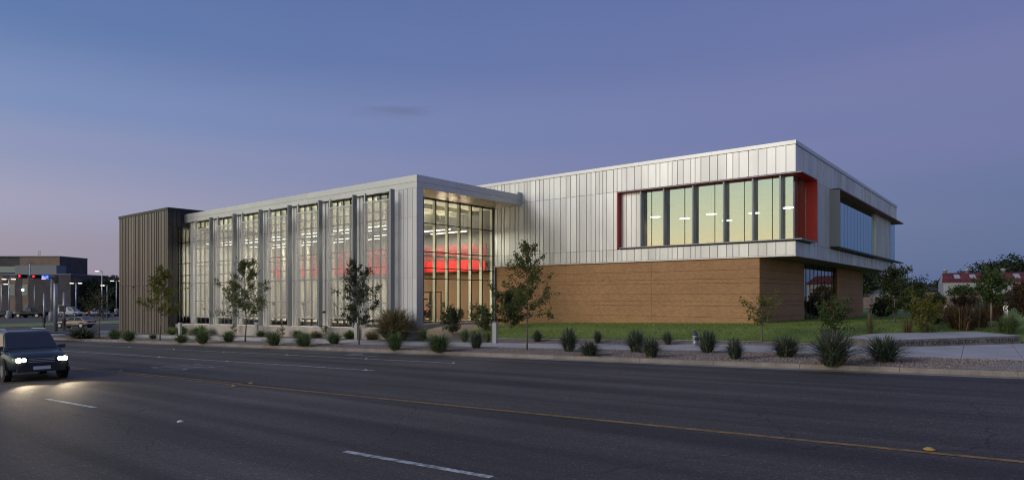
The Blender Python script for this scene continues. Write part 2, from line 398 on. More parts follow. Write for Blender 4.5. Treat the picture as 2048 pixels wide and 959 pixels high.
def sheet(name, slist, cfun, mat, dz, nc=1, parent=None, kind='structure', road=False):
    """strip draped on the terrain; cfun(s) -> (near edge, far edge)"""
    m = MB()
    for s in slist:
        c0, c1 = cfun(s)
        for j in range(nc + 1):
            c = c0 + (c1 - c0) * j / nc
            x, y = XY(s, c); m.v.append((x, y, (gs(s) if road else zsc(s, c)) + dz))
    for i in range(len(slist) - 1):
        for j in range(nc):
            q = i * (nc + 1) + j; m.f.append((q, q + 1, q + nc + 2, q + nc + 1)[::-1])
    o = m.build(name, mat, parent, smooth=True)
    if parent is None: tag(o, kind=kind)
    return o
def lerp(x, pts):
    if x <= pts[0][0]: return pts[0][1]
    for (a, b), (c, d) in zip(pts, pts[1:]):
        if x <= c: return b + (d - b) * (x - a) / (c - a)
    return pts[-1][1]
# the ground: one sheet to the horizon, a little under everything laid on it
m = MB()
sl = [-1500, -700, -300, -150, -90] + frange(-60, 130, 2.5) + [150, 180, 220, 300, 600, 1500]
cl = [-1500, -600, -200, -80, -40, -15, 0, 12, 20, 23.9, 24.6] + frange(26, 50, 1.0) + frange(52, 120, 4) + [140, 180, 260, 500, 1500]
for s in sl:
    for c in cl:
        x, y = XY(s, c); m.v.append((x, y, zsc(s, c) - .07))
nc = len(cl)
for i in range(len(sl) - 1):
    for j in range(nc - 1): m.f.append((i * nc + j, (i + 1) * nc + j, (i + 1) * nc + j + 1, i * nc + j + 1)[::-1])
for k, f in enumerate(m.f): pass
tag(m.build('ground', m_ground, smooth=True), kind='structure')

S_LONG = [-220, -120, -80, -60] + frange(-50, 130, 2.5) + [150, 180, 230, 300]
sheet('road', S_LONG, lambda s: (-14, 23.55), m_asph, 0.0, 6, road=True)
gut = sheet('gutter', frange(-10, 84, 2.5), lambda s: (23.55, 24.12), m_curb, .004, 1, road=True)
# kerb: real step, in cast lengths
kerb = bpy.data.objects.new('kerb', None); COL.objects.link(kerb); TH[kerb] = Matrix.Identity(4); tag(kerb, kind='structure')
ks = frange(-10.0, 83.0, 3.05)
for a, b in zip(ks, ks[1:]):
    a += .006; b -= .006
    lo = [(*XY(a, 24.10), gs(a) - .2), (*XY(a, 24.30), gs(a) - .2), (*XY(b, 24.30), gs(b) - .2), (*XY(b, 24.10), gs(b) - .2)]
    hi = [(*XY(a, 24.13), gs(a) + .158), (*XY(a, 24.30), gs(a) + .162), (*XY(b, 24.30), gs(b) + .162), (*XY(b, 24.13), gs(b) + .158)]
    MB().hexa(lo, hi).build('kerb_stone', m_curb, kerb)
# driveway apron at the right
m = MB()
rows = frange(-11, 1.2, .6)
for s in rows:
    ce = lerp(s, [(-11, 28.6), (-.8, 27.2), (.2, 25.0), (1.2, 24.3)])
    for j in range(6):
        c = 24.29 + (ce - 24.29) * j / 5
        x, y = XY(s, c); h = .168
        m.v.append((x, y, gs(s) + h))
for i in range(len(rows) - 1):
    for j in range(5): q = i * 6 + j; m.f.append((q, q + 1, q + 7, q + 6)[::-1])
tag(m.build('driveway_apron', m_curb, smooth=True), kind='structure')
def cn(s): return lerp(s, [(-12, 28.4), (0, 28.45), (3, 28.8), (6, 29.2), (9, 29.0), (16, 27.9), (24, 27.35), (31, 26.9), (60, 27.3), (84, 27.3)])
def cf(s): return lerp(s, [(-12, 39.5), (-1.8, 38.35), (2.6, 34.25), (5, 33.9), (9, 33.0), (14, 31.95), (20, 31.1), (27, 30.55), (84, 30.8)])
sheet('planting_bed', frange(-3.0, 84, 2.0), lambda s: (24.28, cn(s)), m_gravel, .004, 4)
# sidewalk cast in slabs with open joints
walk = bpy.data.objects.new('sidewalk', None); COL.objects.link(walk); TH[walk] = Matrix.Identity(4); tag(walk, kind='structure')
ws = frange(-12, 84, 1.8)
for a, b in zip(ws, ws[1:]):
    q = MB(); ss = [a + .008, (a + b) / 2, b - .008]; nC = 4
    for s in ss:
        for j in range(nC + 1):
            c = cn(s) + (cf(s) - cn(s)) * j / nC; x, y = XY(s, c); q.v.append((x, y, zsc(s, c) + .016))
    n0 = len(q.v)
    for v in list(q.v): q.v.append((v[0], v[1], v[2] - .06))
    for i in range(2):
        for j in range(nC):
            k = i * (nC + 1) + j; q.f.append((k, k + 1, k + nC + 2, k + nC + 1)[::-1])
    rim = [j for j in range(nC + 1)] + [(nC + 1) + nC, 2 * (nC + 1) + nC] + [2 * (nC + 1) + j for j in range(nC - 1, -1, -1)] + [nC + 1]
    for u, v in zip(rim, rim[1:] + rim[:1]): q.f.append((u, v, n0 + v, n0 + u))
    q.build('paving_slab', m_conc, walk)
def mow(s): return lerp(s, [(4, 34.6), (5, 34.85), (8.5, 34.1), (10.5, 33.5), (15, 33.2), (21, 33.0), (27, 33.0), (31, 33.1)])
sheet('gravel_strip', frange(4.5, 32.0, 1.5), lambda s: (cf(s), mow(s)), m_gravel, .006, 2)
sheet('mow_strip', frange(4.5, 29.0, 1.0), lambda s: (mow(s), mow(s) + .14), m_conc, .022, 1)
sheet('gravel_bed', frange(27.0, 33.0, 1.0), lambda s: (mow(s) + .14 if s < 29 else 31.0, 40.5), m_gravel, .012, 8)
sheet('wall_foot_bed', frange(32.0, 84, 2.0), lambda s: (30.8, 34.5 if s > 60 else 32.4), m_gravel, .006, 3)
sheet('lawn', frange(-1.8, 29.0, 1.5), lambda s: (mow(s) + .14 if s > 4.5 else lerp(s, [(-1.8, 39.6), (3.3, 34.9), (4.5, 35.2)]), 112), m_lawn, .010, 60)
sheet('lawn', [-60] + frange(-40, -1.8, 3.0), lambda s: (39.2 if s > -12 else 28, 112), m_lawn, .010, 40)
# left: cross street, verge, parking lot
sheet('side_pavement', frange(72, 87, 3), lambda s: (30.8, 60), m_conc, .02, 6)
sheet('cross_street', frange(87, 111, 3), lambda s: (24.2, 150), m_lot, .012, 10)
sheet('verge', frange(111, 128, 2), lambda s: (24.3, 150), m_lawn, .02, 8)
sheet('parking_lot', frange(128, 200, 6), lambda s: (10, 150), m_lot, .03, 8)
# verge kerb line
q = MB()
for c0 in frange(25, 90, 5)[:-1]:
    q.hexa([P3(110.6, c0, -.1), P3(110.6, c0 + 4.97, -.1), P3(111, c0 + 4.97, -.1), P3(111, c0, -.1)][::-1], [P3(110.6, c0, .16), P3(110.6, c0 + 4.97, .16), P3(111, c0 + 4.97, .16), P3(111, c0, .16)][::-1])
tag(q.build('verge_kerb', m_conc), kind='structure')
# ---- painted markings
road_marks = bpy.data.objects.new('road_marking', None); COL.objects.link(road_marks); TH[road_marks] = Matrix.Identity(4); tag(road_marks, kind='structure')
def stripe(s0, s1, c, wd, mat, name='lane_line', dz=.006):
    q = MB(); ss = frange(s0, s1, 2.5)
    for s in ss:
        for e in (-wd / 2, wd / 2): x, y = XY(s, c + e); q.v.append((x, y, gs(s) + dz))
    for i in range(len(ss) - 1): q.f.append((2 * i, 2 * i + 1, 2 * i + 3, 2 * i + 2)[::-1])
    return q.build(name, mat, road_marks)
stripe(19.5, 120, 11.72, .11, m_yel, 'centre_line'); stripe(19.5, 120, 12.0, .11, m_yel, 'centre_line')
stripe(-40, 19.5, 11.86, .15, m_yel, 'centre_line')
for k in range(-3, 9):
    s0 = 5.5 + k * 12.7
    stripe(s0, s0 + 3.1, 7.18, .13, m_white, 'lane_dash')
stripe(18.6, 84, 16.97, .12, m_white); stripe(17.8, 84, 20.72, .12, m_white)
def text_mesh(txt, size, ext=0.0):
    cu = bpy.data.curves.new('text', 'FONT'); cu.body = txt; cu.size = size; cu.extrude = ext; cu.resolution_u = 3
    o = bpy.data.objects.new('text', cu); COL.objects.link(o)
    dg = bpy.context.evaluated_depsgraph_get(); me = bpy.data.meshes.new_from_object(o.evaluated_get(dg))
    bpy.data.objects.remove(o); return me
def text_on(name, txt, origin, ux, uy, un, sx, sy, depth, mat, parent):
    """lettering laid on a plane: ux, uy along and up the text, fitted into sx by sy"""
    me = text_mesh(txt, 1.0, .5)
    co = np.empty(len(me.vertices) * 3); me.vertices.foreach_get('co', co); co = co.reshape(-1, 3)
    mn, mxx = co.min(0), co.max(0); co = (co - mn) / (mxx - mn)
    W_ = np.array(origin) + co[:, :1] * sx * np.array(ux) + co[:, 1:2] * sy * np.array(uy) + (co[:, 2:] - .5) * depth * np.array(un)
    me.vertices.foreach_set('co', W_.ravel()); me.materials.clear(); me.materials.append(mat); me.update()
    return link(bpy.data.objects.new(name, me), parent)
sl_ = GR
text_on('lettering', 'ONLY', (*XY(26.2, 13.45), gs(26.2) + .008), (C2[0], C2[1], 0), (D2[0], D2[1], sl_), (0, 0, 1), 2.15, 2.9, .004, m_white2, road_marks)
# turn arrow in the kerb lane
ar = [(24.0, 21.95), (24.0, 22.15), (26.0, 22.15), (26.0, 22.55), (25.6, 22.55), (26.2, 23.1), (26.8, 22.55), (26.4, 22.55), (26.4, 21.95)]
q = MB(); q.add([(*XY(s, c), gs(s) + .007) for s, c in ar], [tuple(range(len(ar)))]); q.build('turn_arrow', m_white2, road_marks)
# raised pavement markers
def marker(s, c, col, label, sz=.085):
    q = MB(); x, y = XY(s, c); z = gs(s)
    q.prism([(x + sz * math.cos(k * .785) * 1.0, y + sz * math.sin(k * .785) * 1.0) for k in range(8)], z, z + .012)
    q.add([(x + sz * .9 * math.cos(k * .785), y + sz * .9 * math.sin(k * .785), z + .012) for k in range(8)] + [(x + sz * .45 * math.cos(k * .785), y + sz * .45 * math.sin(k * .785), z + .035) for k in range(8)],
          [(k, (k + 1) % 8, 8 + (k + 1) % 8, 8 + k) for k in range(8)] + [tuple(range(8, 16))])
    tag(q.build('pavement_marker', col), label, 'road marker', 'raised markers on the road')
m_mky = M('marker_yellow', (.50, .30, .06), .5); m_mkw = M('marker_white', (.68, .68, .66), .5)
marker(28.6, 12.25, m_mky, 'small yellow marker on the double line, left of the painted lane word')
marker(19.2, 11.57, m_mky, 'yellow marker on the near side where the double yellow line ends')
marker(19.3, 12.24, m_mky, 'yellow marker on the far side where the double yellow line ends')
marker(0.6, 12.11, m_mky, 'lone yellow marker by the yellow line at the lower right')
marker(14.07, 7.23, m_mkw, 'lone white marker between the two nearest lane dashes', .07)
for s, l in ((35.2, 'white marker on the middle white line above the left of the painted lane word'), (28.7, 'white marker on the middle white line, second from its right end'), (19.1, 'white marker at the right end of the middle white line')):
    marker(s, 16.97, m_mkw, l, .07)
for s, l in ((47.1, 'white marker on the far white line, farthest left of its row'), (41.1, 'white marker on the far white line, second from the left'), (35.4, 'white marker on the far white line, third from the left'),
             (29.4, 'white marker on the far white line, third from its right end'), (23.3, 'white marker on the far white line, second from its right end'), (17.9, 'white marker at the right end of the far white line')):
    marker(s, 20.72, m_mkw, l, .07)
# gravel stones and grass blades: nobody could count them
rng = np.random.default_rng(4)
def scatter_stones(name, n, sr, cfun, smin, smax, near=None):
    V = []; Fc = []
    for i in range(n):
        s = rng.uniform(*sr); c0, c1 = cfun(s); c = rng.uniform(c0 + .05, c1 - .05); x, y = XY(s, c); z = zsc(s, c)
        r = rng.uniform(smin, smax); a = rng.uniform(0, 6.28); b = len(V)
        for k in range(4): V.append((x + r * math.cos(a + k * 1.57) * rng.uniform(.7, 1.2), y + r * math.sin(a + k * 1.57) * rng.uniform(.7, 1.2), z))
        V.append((x + rng.uniform(-.3, .3) * r, y + rng.uniform(-.3, .3) * r, z + r * rng.uniform(.6, 1.1)))
        Fc += [(b, b + 1, b + 4), (b + 1, b + 2, b + 4), (b + 2, b + 3, b + 4), (b + 3, b, b + 4)]
    q = MB(); q.v = V; q.f = Fc; return q.build(name, m_stone)
tag(scatter_stones('gravel', 16000, (-2.5, 34), lambda s: (24.3, cn(s)), .02, .055), 'pinkish brown gravel covering the bed between kerb and sidewalk', 'gravel', kind='stuff')
tag(scatter_stones('gravel', 4000, (5, 33), lambda s: (cf(s), mow(s)), .02, .055), 'gravel strip between the sidewalk and the lawn edge', 'gravel', kind='stuff')
def blades(name, n, sfun, mat, hmin, hmax, wd):
    V = []; Fc = []
    for i in range(n):
        s, c = sfun(); x, y = XY(s, c); z = zsc(s, c) + .008; h = rng.uniform(hmin, hmax); a = rng.uniform(0, 6.28); l = rng.uniform(0, .7) * h; b = len(V)
        V += [(x - wd * math.sin(a), y + wd * math.cos(a), z), (x + wd * math.sin(a), y - wd * math.cos(a), z), (x + l * math.cos(a), y + l * math.sin(a), z + h)]; Fc.append((b, b + 1, b + 2))
    q = MB(); q.v = V; q.f = Fc; return q.build(name, mat)
m_grs = LEAF('lawn_blade', (.11, .17, .025), (.23, .29, .065), .3)
def _lawn():
    s = rng.uniform(-1.5, 28.8); c0 = (mow(s) + .16 if s > 4.5 else lerp(s, [(-1.8, 41.5), (3.3, 37.2), (4.5, 36.6)])); c = c0 + 26 * rng.random() ** 1.6; return s, c
tag(blades('lawn_grass', 60000, _lawn, m_grs, .04, .09, .018), 'short mown grass blades of the lawn before the brick wall', 'grass', kind='stuff')

# ------------------------------------------------------------------ the recreation building
XW, YW = 30.5, 33.06            # wing front plane, near end
XB, YB, XE = 42.14, 11.53, 79.77  # upper box: street face, end face, far end
YG = 36.10                      # glazed end wall of the wing
bld = thing('recreation_building', 'long two-storey building with silver upper box, tan brick base and glazed wing with sun screens', 'building', (XW, YW, 0.2))
R = random.Random(11)
PC = {}
def panel(parent, name, axis, a0, a1, z0, z1, plane, mat, rib=True, th=.03, gap=.013, ribd=.055, ribw=.035):
    """one cladding panel with its raised seam; axis A runs along Y facing -X, axis B along X facing -Y"""
    wd = round(a1 - a0 - 2 * gap, 3); h = round(z1 - z0 - 2 * gap, 3); key = (axis, wd, h, rib, mat.name, th, ribd, ribw)
    if key not in PC:
        q = MB()
        def bx(u0, u1, d0, d1, za, zb):
            if axis == 'A': q.box(-d1, -d0, u0, u1, za, zb)
            else: q.box(u0, u1, -d1, -d0, za, zb)
        bx(0, wd, 0, th, 0, h)
        if rib: bx(0, ribw, th + .001, ribd, 0, h)
        PC[key] = q.mesh(name, mat)
    o = bpy.data.objects.new(name, PC[key])
    o.location = (plane, a0 + gap, z0 + gap) if axis == 'A' else (a0 + gap, plane, z0 + gap)
    return link(o, parent)
def cuts(a, b, ws):
    out = [a]
    while out[-1] < b - .12:
        out.append(min(b, out[-1] + R.choice(ws)))
    if out[-1] - out[-2] < .2: out.pop(-2)
    out[-1] = b
    return out
# --- upper box: backing walls with the window openings left out
ZB0, Z1, Z2, Z3, ZT = 4.95, 5.82, 10.10, 11.80, 12.04
T = .2
q = MB()
q.box(XB + .03, XB + .3, YB + .03, 60, ZB0 + .1, Z1); q.box(XB + .03, XB + .3, 24.05, 60, Z1, Z2); q.box(XB + .03, XB + .3, YB + .03, 60, Z2, ZT - .05)
q.box(XB + .3, XE - .03, YB + .03, YB + .3, ZB0 + .1, Z1); q.box(XB + .3, XE - .03, YB + .03, YB + .3, Z2, ZT - .05)
q.box(45.56, 51.0, YB + .03, YB + .3, Z1, Z2); q.box(68.2, 76.1, YB + .03, YB + .3, Z1, Z2)
q.box(XE - .3, XE - .04, YB + .3, 60, ZB0 + .1, ZT - .05)
upper = q.build('upper_wall', m_core, bld)
wsA = (.31, .41, .41, .55, .61)
cA = cuts(YB, 24.05, wsA) + cuts(24.05, 36.4, wsA)[1:]
cA3 = cA + cuts(36.4, 56, wsA)[1:]
for a, b in zip(cA, cA[1:]):
    panel(upper, 'metal_panel', 'A', a, b, ZB0, Z1, XB + .03, m_silver)
    if a >= 24.04: panel(upper, 'metal_panel', 'A', a, b, Z1, Z2, XB + .03, m_silver)
for a, b in zip(cA3, cA3[1:]): panel(upper, 'metal_panel', 'A', a, b, Z2, Z3, XB + .03, m_silver)
wsB = (.62, .9, .9, 1.25)
cB = cuts(XB + .002, XE, wsB)
for a, b in zip(cB, cB[1:]):
    panel(upper, 'metal_panel', 'B', a, b, ZB0, Z1, YB + .03, m_silver, ribd=.06, ribw=.03)
    panel(upper, 'metal_panel', 'B', a, b, Z2, Z3, YB + .03, m_silver, ribd=.06, ribw=.03)
for lo, hi in ((45.58, 51.0), (68.2, 76.1)):
    cc = cuts(lo, hi, (.45, .62, .9))
    for a, b in zip(cc, cc[1:]): panel(upper, 'metal_panel', 'B', a, b, Z1, Z2, YB + .03, m_silver, ribd=.06, ribw=.03)
# coping, drip edge and roof
for a, b in zip(frange(YB - .06, 60, 6), frange(YB - .06, 60, 6)[1:]):
    MB().box(XB - .06, XB + .34, a + .004, b - .004, Z3, ZT).build('coping', m_coping, upper)
for a, b in zip(frange(XB + .34, XE + .05, 6), frange(XB + .34, XE + .05, 6)[1:]):
    MB().box(a + .004, b - .004, YB - .06, YB + .34, Z3, ZT).build('coping', m_coping, upper)
MB().box(XB + .3, XE - .3, YB + .3, 60, Z3 - .2, Z3 - .02).build('roof', m_core, bld)
q = MB(); q.box(XB - .05, XB + .06, YB - .05, 36.3, ZB0 - .07, ZB0 - .005); q.box(XB + .06, XE + .02, YB - .05, YB + .06, ZB0 - .07, ZB0 - .005)
q.build('drip_edge', m_coping, upper)
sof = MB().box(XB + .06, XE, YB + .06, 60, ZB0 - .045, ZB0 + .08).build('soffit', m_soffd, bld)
MB().box(XE - .2, XE - .04, YB + .3, 59, Z1, Z2).build('end_wall', m_core, bld)
# --- corner window of the upper box
win = MB()
XG_, YG_ = 42.62, 11.78         # glass planes
win.box(XB - .12, XG_ + .1, YB - .41, 24.02, Z2 - .09, Z2 - .03)       # head plate
win.box(XG_ + .1, 45.60, YB - .41, YG_ + .1, Z2 - .09, Z2 - .03)
win.box(XB - .22, XG_ + .1, YB - .45, 23.8, 5.88, 5.95)              # sill plate
win.box(XG_ + .1, 45.60, YB - .45, YG_ + .1, 5.88, 5.95)
cw = win.build('corner_window', m_post, bld)
q = MB(); q.box(XB - .12, XG_ + .1, YB - .41, 24.02, Z2 - .105, Z2 - .093); q.box(XG_ + .1, 45.5, YB - .41, YG_ + .1, Z2 - .105, Z2 - .093)
q.build('head_lining', m_redd, cw)
MB().box(45.50, 45.62, YB - .44, YG_ + .05, 5.95, Z2 - .11).build('side_fin', m_red, cw)['label'] = 'bright red fin closing the corner window'
MB().box(XB - .12, XG_ + .1, 23.9, 24.02, 5.95, Z2 - .11).build('side_fin', m_redd, cw)['label'] = 'deep red fin at the left of the corner window'
ys = [22.14, 20.35, 18.2, 16.05, 14.15, 12.44]
cc = [22.22, 22.65, 23.05, 23.45, 23.89]
for a, b in zip(cc, cc[1:]): panel(cw, 'metal_panel', 'A', a, b, 5.96, Z2 - .11, XB + .34, m_silver)
for y in ys:                     # deep vertical fins between the panes
    MB().box(XB + .02, XG_ - .02, y - .05, y + .05, 5.955, Z2 - .11).build('mullion_fin', m_post, cw)
subs = []
edges = [22.2] + ys[1:] + [YG_]
for a, b in zip(edges, edges[1:]):
    hi_, lo_ = a, b; mid = lo_ + (hi_ - lo_) * R.choice((.36, .62))
    if hi_ - lo_ < 1.3: parts_ = [(lo_ + .02, hi_ - .02)]
    else: parts_ = [(lo_ + .02, mid - .02), (mid + .02, hi_ - .02)]
    for p0, p1 in parts_:
        e0, e1, e2 = (R.uniform(-.005, .005) for _ in range(3))
        MB().hexa([(XG_ + e0, p0, 5.96), (XG_ + e0 + .012, p0, 5.96), (XG_ + e1 + .012, p1, 5.96), (XG_ + e1, p1, 5.96)], [(XG_ + e0 + e2, p0, Z2 - .11), (XG_ + e0 + e2 + .012, p0, Z2 - .11), (XG_ + e1 + e2 + .012, p1, Z2 - .11), (XG_ + e1 + e2, p1, Z2 - .11)]).build('pane', m_glA, cw)
    if len(parts_) == 2: MB().box(XG_ - .02, XG_ + .06, mid - .02, mid + .02, 5.955, Z2 - .11).build('mullion', m_mull, cw)
for a, b in ((XG_ + .02, 43.9), (43.94, 45.49)):
    MB().box(a, b, YG_, YG_ + .012, 5.96, Z2 - .11).build('pane', m_glA, cw)
MB().box(43.9, 43.94, YG_ - .02, YG_ + .06, 5.955, Z2 - .11).build('mullion', m_mull, cw)
for z in (6.4, 6.95, 7.5, 8.05, 8.6, 9.15):     # fixings on the fin
    MB().tube([(45.49, YB - .2, z), (45.502, YB - .2, z)], .05, 8).build('bolt_cap', m_redd, cw)
# room behind the corner window
room = MB()
room.box(42.75, 60, 12.0, 24.4, 5.5, 5.86); rm = room.build('upper_room', m_flr, bld)
MB().box(42.75, 60, 12.0, 24.4, Z2 + .02, Z2 + .1).build('ceiling', m_ceil, rm)
q = MB(); q.box(59.6, 60, 12.0, 24.4, 5.87, Z2); q.box(43.2, 59.6, 24.1, 24.4, 5.87, Z2); q.build('back_wall', m_intb, rm)
def area(name, loc, sx, sy, power, col, parent, rot=(0, 0, 0)):
    ld = bpy.data.lights.new(name, 'AREA'); ld.shape = 'RECTANGLE'; ld.size = sx; ld.size_y = sy; ld.energy = power; ld.color = col
    o = bpy.data.objects.new(name, ld); o.location = loc; o.rotation_euler = rot; link(o, parent); return o
for i, (x, y) in enumerate([(46.2, 23.0), (48.5, 21.6), (47.2, 18.9), (52, 19.5), (48.6, 16.2), (47.2, 13.4)]):
    fx = MB().lathe([(.40, 0), (.44, .05), (.44, .12), (.1, .2), (.02, .24)], 20, (x, y, 8.55)).build('pendant_light', m_alu, rm, True)
    MB().tube([(x, y, 8.7), (x, y, Z2)], .012, 4).build('cord', m_blk, fx)
    MB().lathe([(.39, 0), (.39, .008)], 20, (x, y, 8.535)).build('diffuser', e_white, fx)
    area('pendant_lamp', (x, y, 8.51), .6, .6, 12, (1, .9, .74), fx)
# --- projecting bay window on the end face
XF0, XF1, YF = 51.0, 79.72, 10.91
bay = MB(); bay.box(XF0, XF1 + .25, YF, YB + .02, Z2 - .02, Z2 + .05); bay.box(XF0, XF1 + .25, YF, YB + .02, 5.90, 5.97)
bw = bay.build('bay_window', m_mull, bld)
q = MB(); q.box(XF0 + .05, XF1 + .2, YF + .02, YB + .3, Z2 - .05, Z2 - .022); q.build('head_lining', M('lining_brown', (.22, .055, .035), .5), bw)
q = MB(); q.box(XF0 - .004, XF0 + .06, YF, YB + .02, 5.975, Z2 - .025); q.build('side_panel', M('bay_side', (.33, .325, .32), .5), bw)
nx = frange(51.08, 68.0, 1.3)
for a, b in zip(nx, nx[1:]):
    MB().box(a + .02, b - .02, YB + .12, YB + .132, 5.98, Z2 - .06).build('pane', m_glB, bw)
    MB().box(b - .02, b + .02, YB + .116, YB + .2, 5.98, Z2 - .06).build('mullion', m_mull, bw)
MB().box(68.0, 68.24, YB - .06, YB + .2, 5.98, Z2 - .06).build('end_post', m_fascia, bw)
nx = frange(76.12, 79.6, 1.15)
for a, b in zip(nx, nx[1:]): MB().box(a + .02, b - .02, YB + .12, YB + .132, 5.98, Z2 - .06).build('pane', m_glB, bw)
MB().box(51.2, 79.4, YB + 3.2, YB + 3.4, 5.9, Z2).build('room_partition', M('dark_partition', (.05, .05, .055), .8), bld)
MB().box(51.2, 79.4, YB + .32, YB + 3.2, 5.82, 5.9).build('room_floor', m_flr, bld)
# --- brick ground floor
XK, YK = 42.24, 13.74
bkw = MB()
bkw.box(XK + .04, XK + .4, YK + .04, YG + 10, -.6, ZB0 - .05); bkw.box(XK + .4, 52.6, YK + .04, YK + .4, -.6, ZB0 - .05); bkw.box(63.2, 74.30, YK + .04, YK + .4, -.6, ZB0 - .05)
bkw.box(73.9, 74.30, YK + .4, 50, -.6, ZB0 - .05); bkw.box(52.6, 63.2, YK + .3, YK + .4, 4.2, ZB0 - .05)
bwall = bkw.build('brick_wall', M('mortar_joint', (.17, .10, .06), .95), bld)
zj = [-.55, .97, 1.73, 2.03, 2.53, 3.26, 3.55, 4.12, 4.895]
for z0, z1 in zip(zj, zj[1:]):
    for a, b in ((YK, 21.3), (21.3, 28.7), (28.7, YG + .06)):
        MB().box(XK, XK + .039, a + (0 if a == YK else .008), b - .008, z0 + .008, z1 - .008).build('brick_band', m_brick, bwall)
    for a, b in ((XK + .04, 52.6), (63.2, 74.32)):
        MB().box(a, b, YK, YK + .039, z0 + .012, z1 - .012).build('brick_band', m_brick, bwall)
# tall window in the brick end
gw = MB(); gw.box(52.62, 63.18, YK + .12, YK + .3, 4.86, 4.9); gw.box(52.62, 63.18, YK + .12, YK + .3, .1, .3); gwo = gw.build('ground_window', m_mull, bld)
nx = frange(52.66, 63.14, 1.31)
for i, (a, b) in enumerate(zip(nx, nx[1:])):
    o = MB().box(a + .03, b - .03, YK + .2, YK + .212, .3, 4.86).build('pane', m_glG, gwo)
    MB().box(b - .022, b + .022, YK + .17, YK + .34, .3, 4.86).build('mullion', m_mull, gwo)
MB().box(52.7, 63.1, YK + 5.8, YK + 6, .2, 4.8).build('lobby_wall', m_intb, bld)
MB().box(52.7, 63.1, YK + .35, YK + 5.8, .1, .2).build('lobby_floor', m_flr, bld)

# --- the wing: roof and fascia
ZF0, ZF1, ZFm = 9.88, 10.75, 10.28
YD = 67.86
MB().box(XW + .05, XB, YW + .05, YD + 4, ZF0 + .06, ZF1 - .06).build('wing_roof', m_core, bld)
fas = MB().box(XW + .02, XW + .05, YW + .05, YD - .02, ZF0, ZF1 - .02).build('roof_fascia', m_core, bld)
fa = frange(YW, YD - .02, 4.35)
for a, b in zip(fa, fa[1:]):
    for z0, z1, pr in ((ZF0, ZFm, 0), (ZFm + .015, ZF1, .012)):
        MB().box(XW - pr - .005, XW + .02, a + .004, b - .004, z0, z1).build('fascia_panel', m_fascia, fas)
fb = frange(XW + .022, XB, 3.9)
for a, b in zip(fb, fb[1:]):
    for z0, z1, pr in ((ZF0, ZFm, 0), (ZFm + .015, ZF1, .012)):
        MB().box(a + .004, b - .004, YW - pr - .005, YW + .02, z0, z1).build('fascia_panel', m_fascia, fas)
MB().box(XW + .05, XB - .01, YW + .021, YW + .05, ZF0, ZF1 - .02).build('end_backing', m_core, fas)
# canopy soffit
cs = MB().box(XW + .55, XB - .02, YW + .05, YG - .05, ZF0 + .03, ZF0 + .055).build('canopy_soffit', m_core, bld)
xs = frange(XW + .56, XB - .02, 1.3)
for a, b in zip(xs, xs[1:]): MB().box(a + .012, b - .012, YW + .06, YG - .05, ZF0 + .002, ZF0 + .029).build('soffit_panel', m_soff, cs)
MB().box(XB - .55, XB, YW - .02, YW + .3, 10.4, 10.95).build('roof_curb', m_silver, bld)
# pier at the near end
pier = MB().box(XW + .03, XW + .6, YW + .03, YG - .1, -.6, ZF0).build('pier', m_fascia, bld)
zr = [.12, 3.65, 7.88, ZF0 - .005]
def zbase(y): return .17 - (y - 33) * .0165
pc = frange(YW + .004, 35.85, .47)
for z0, z1 in zip(zr, zr[1:]):
    for a, b in zip(pc, pc[1:]): panel(pier, 'cladding_panel', 'A', a, b, z0, z1, XW + .03, m_wpan, ribd=.045, ribw=.02)
    MB().box(XW + .034, XW + .6, YW + .004, YW + .029, z0 + .008, z1 - .008).build('cladding_panel', m_fascia, pier)
# concrete base wall the wing stands on
q = MB()
ybs = frange(YW - .05, YD, 5.8)
base = bpy.data.objects.new('concrete_base', None); link(base, bld); TH[base] = Matrix.Identity(4)
for a, b in zip(ybs, ybs[1:]):
    a += .008; b -= .008; 
    lo = [(29.55, a, -2.2), (31.3, a, -2.2), (31.3, b, -2.2), (29.55, b, -2.2)]
    hi = [(29.55, a, zbase(a)), (31.3, a, zbase(a)), (31.3, b, zbase(b)), (29.55, b, zbase(b))]
    MB().hexa(lo, hi).build('base_block', M('base_concrete', (.50, .44, .40), .9, var=.15, scale=.9, bump=.2, bscale=20) if a < YW + 1 else bpy.data.materials['base_concrete'], base)
MB().box(31.1, XB, YG - .25, YG - .02, -.7, .30).build('end_plinth', bpy.data.materials['base_concrete'], base)
# fins between the bays
fin_y = [(39.31, 40.27), (43.66, 44.55), (48.12, 49.03), (52.66, 53.62), (57.22, 58.22), (61.75, 62.65), (66.55, 67.2)]
XFN = XW + .3
for a, b in fin_y:
    fo = MB().box(XFN + .03, XFN + .5, a + .02, b - .02, zbase(a) - .05, ZF0).build('wall_fin', m_core, bld)
    zz = [zbase(b) + .03, 3.65, 7.88, ZF0 - .01]
    for z0, z1 in zip(zz, zz[1:]):
        mid = a + (b - a) * .36
        panel(fo, 'cladding_panel', 'A', a, mid, z0, z1, XFN + .03, m_wpan, ribd=.045, ribw=.02)
        panel(fo, 'cladding_panel', 'A', mid, b, z0, z1, XFN + .03, m_wpan, ribd=.09, ribw=.03)
        panel(fo, 'cladding_panel', 'B', XFN + .035, XFN + .5, z0, z1, a + .03, m_wpan, rib=False)
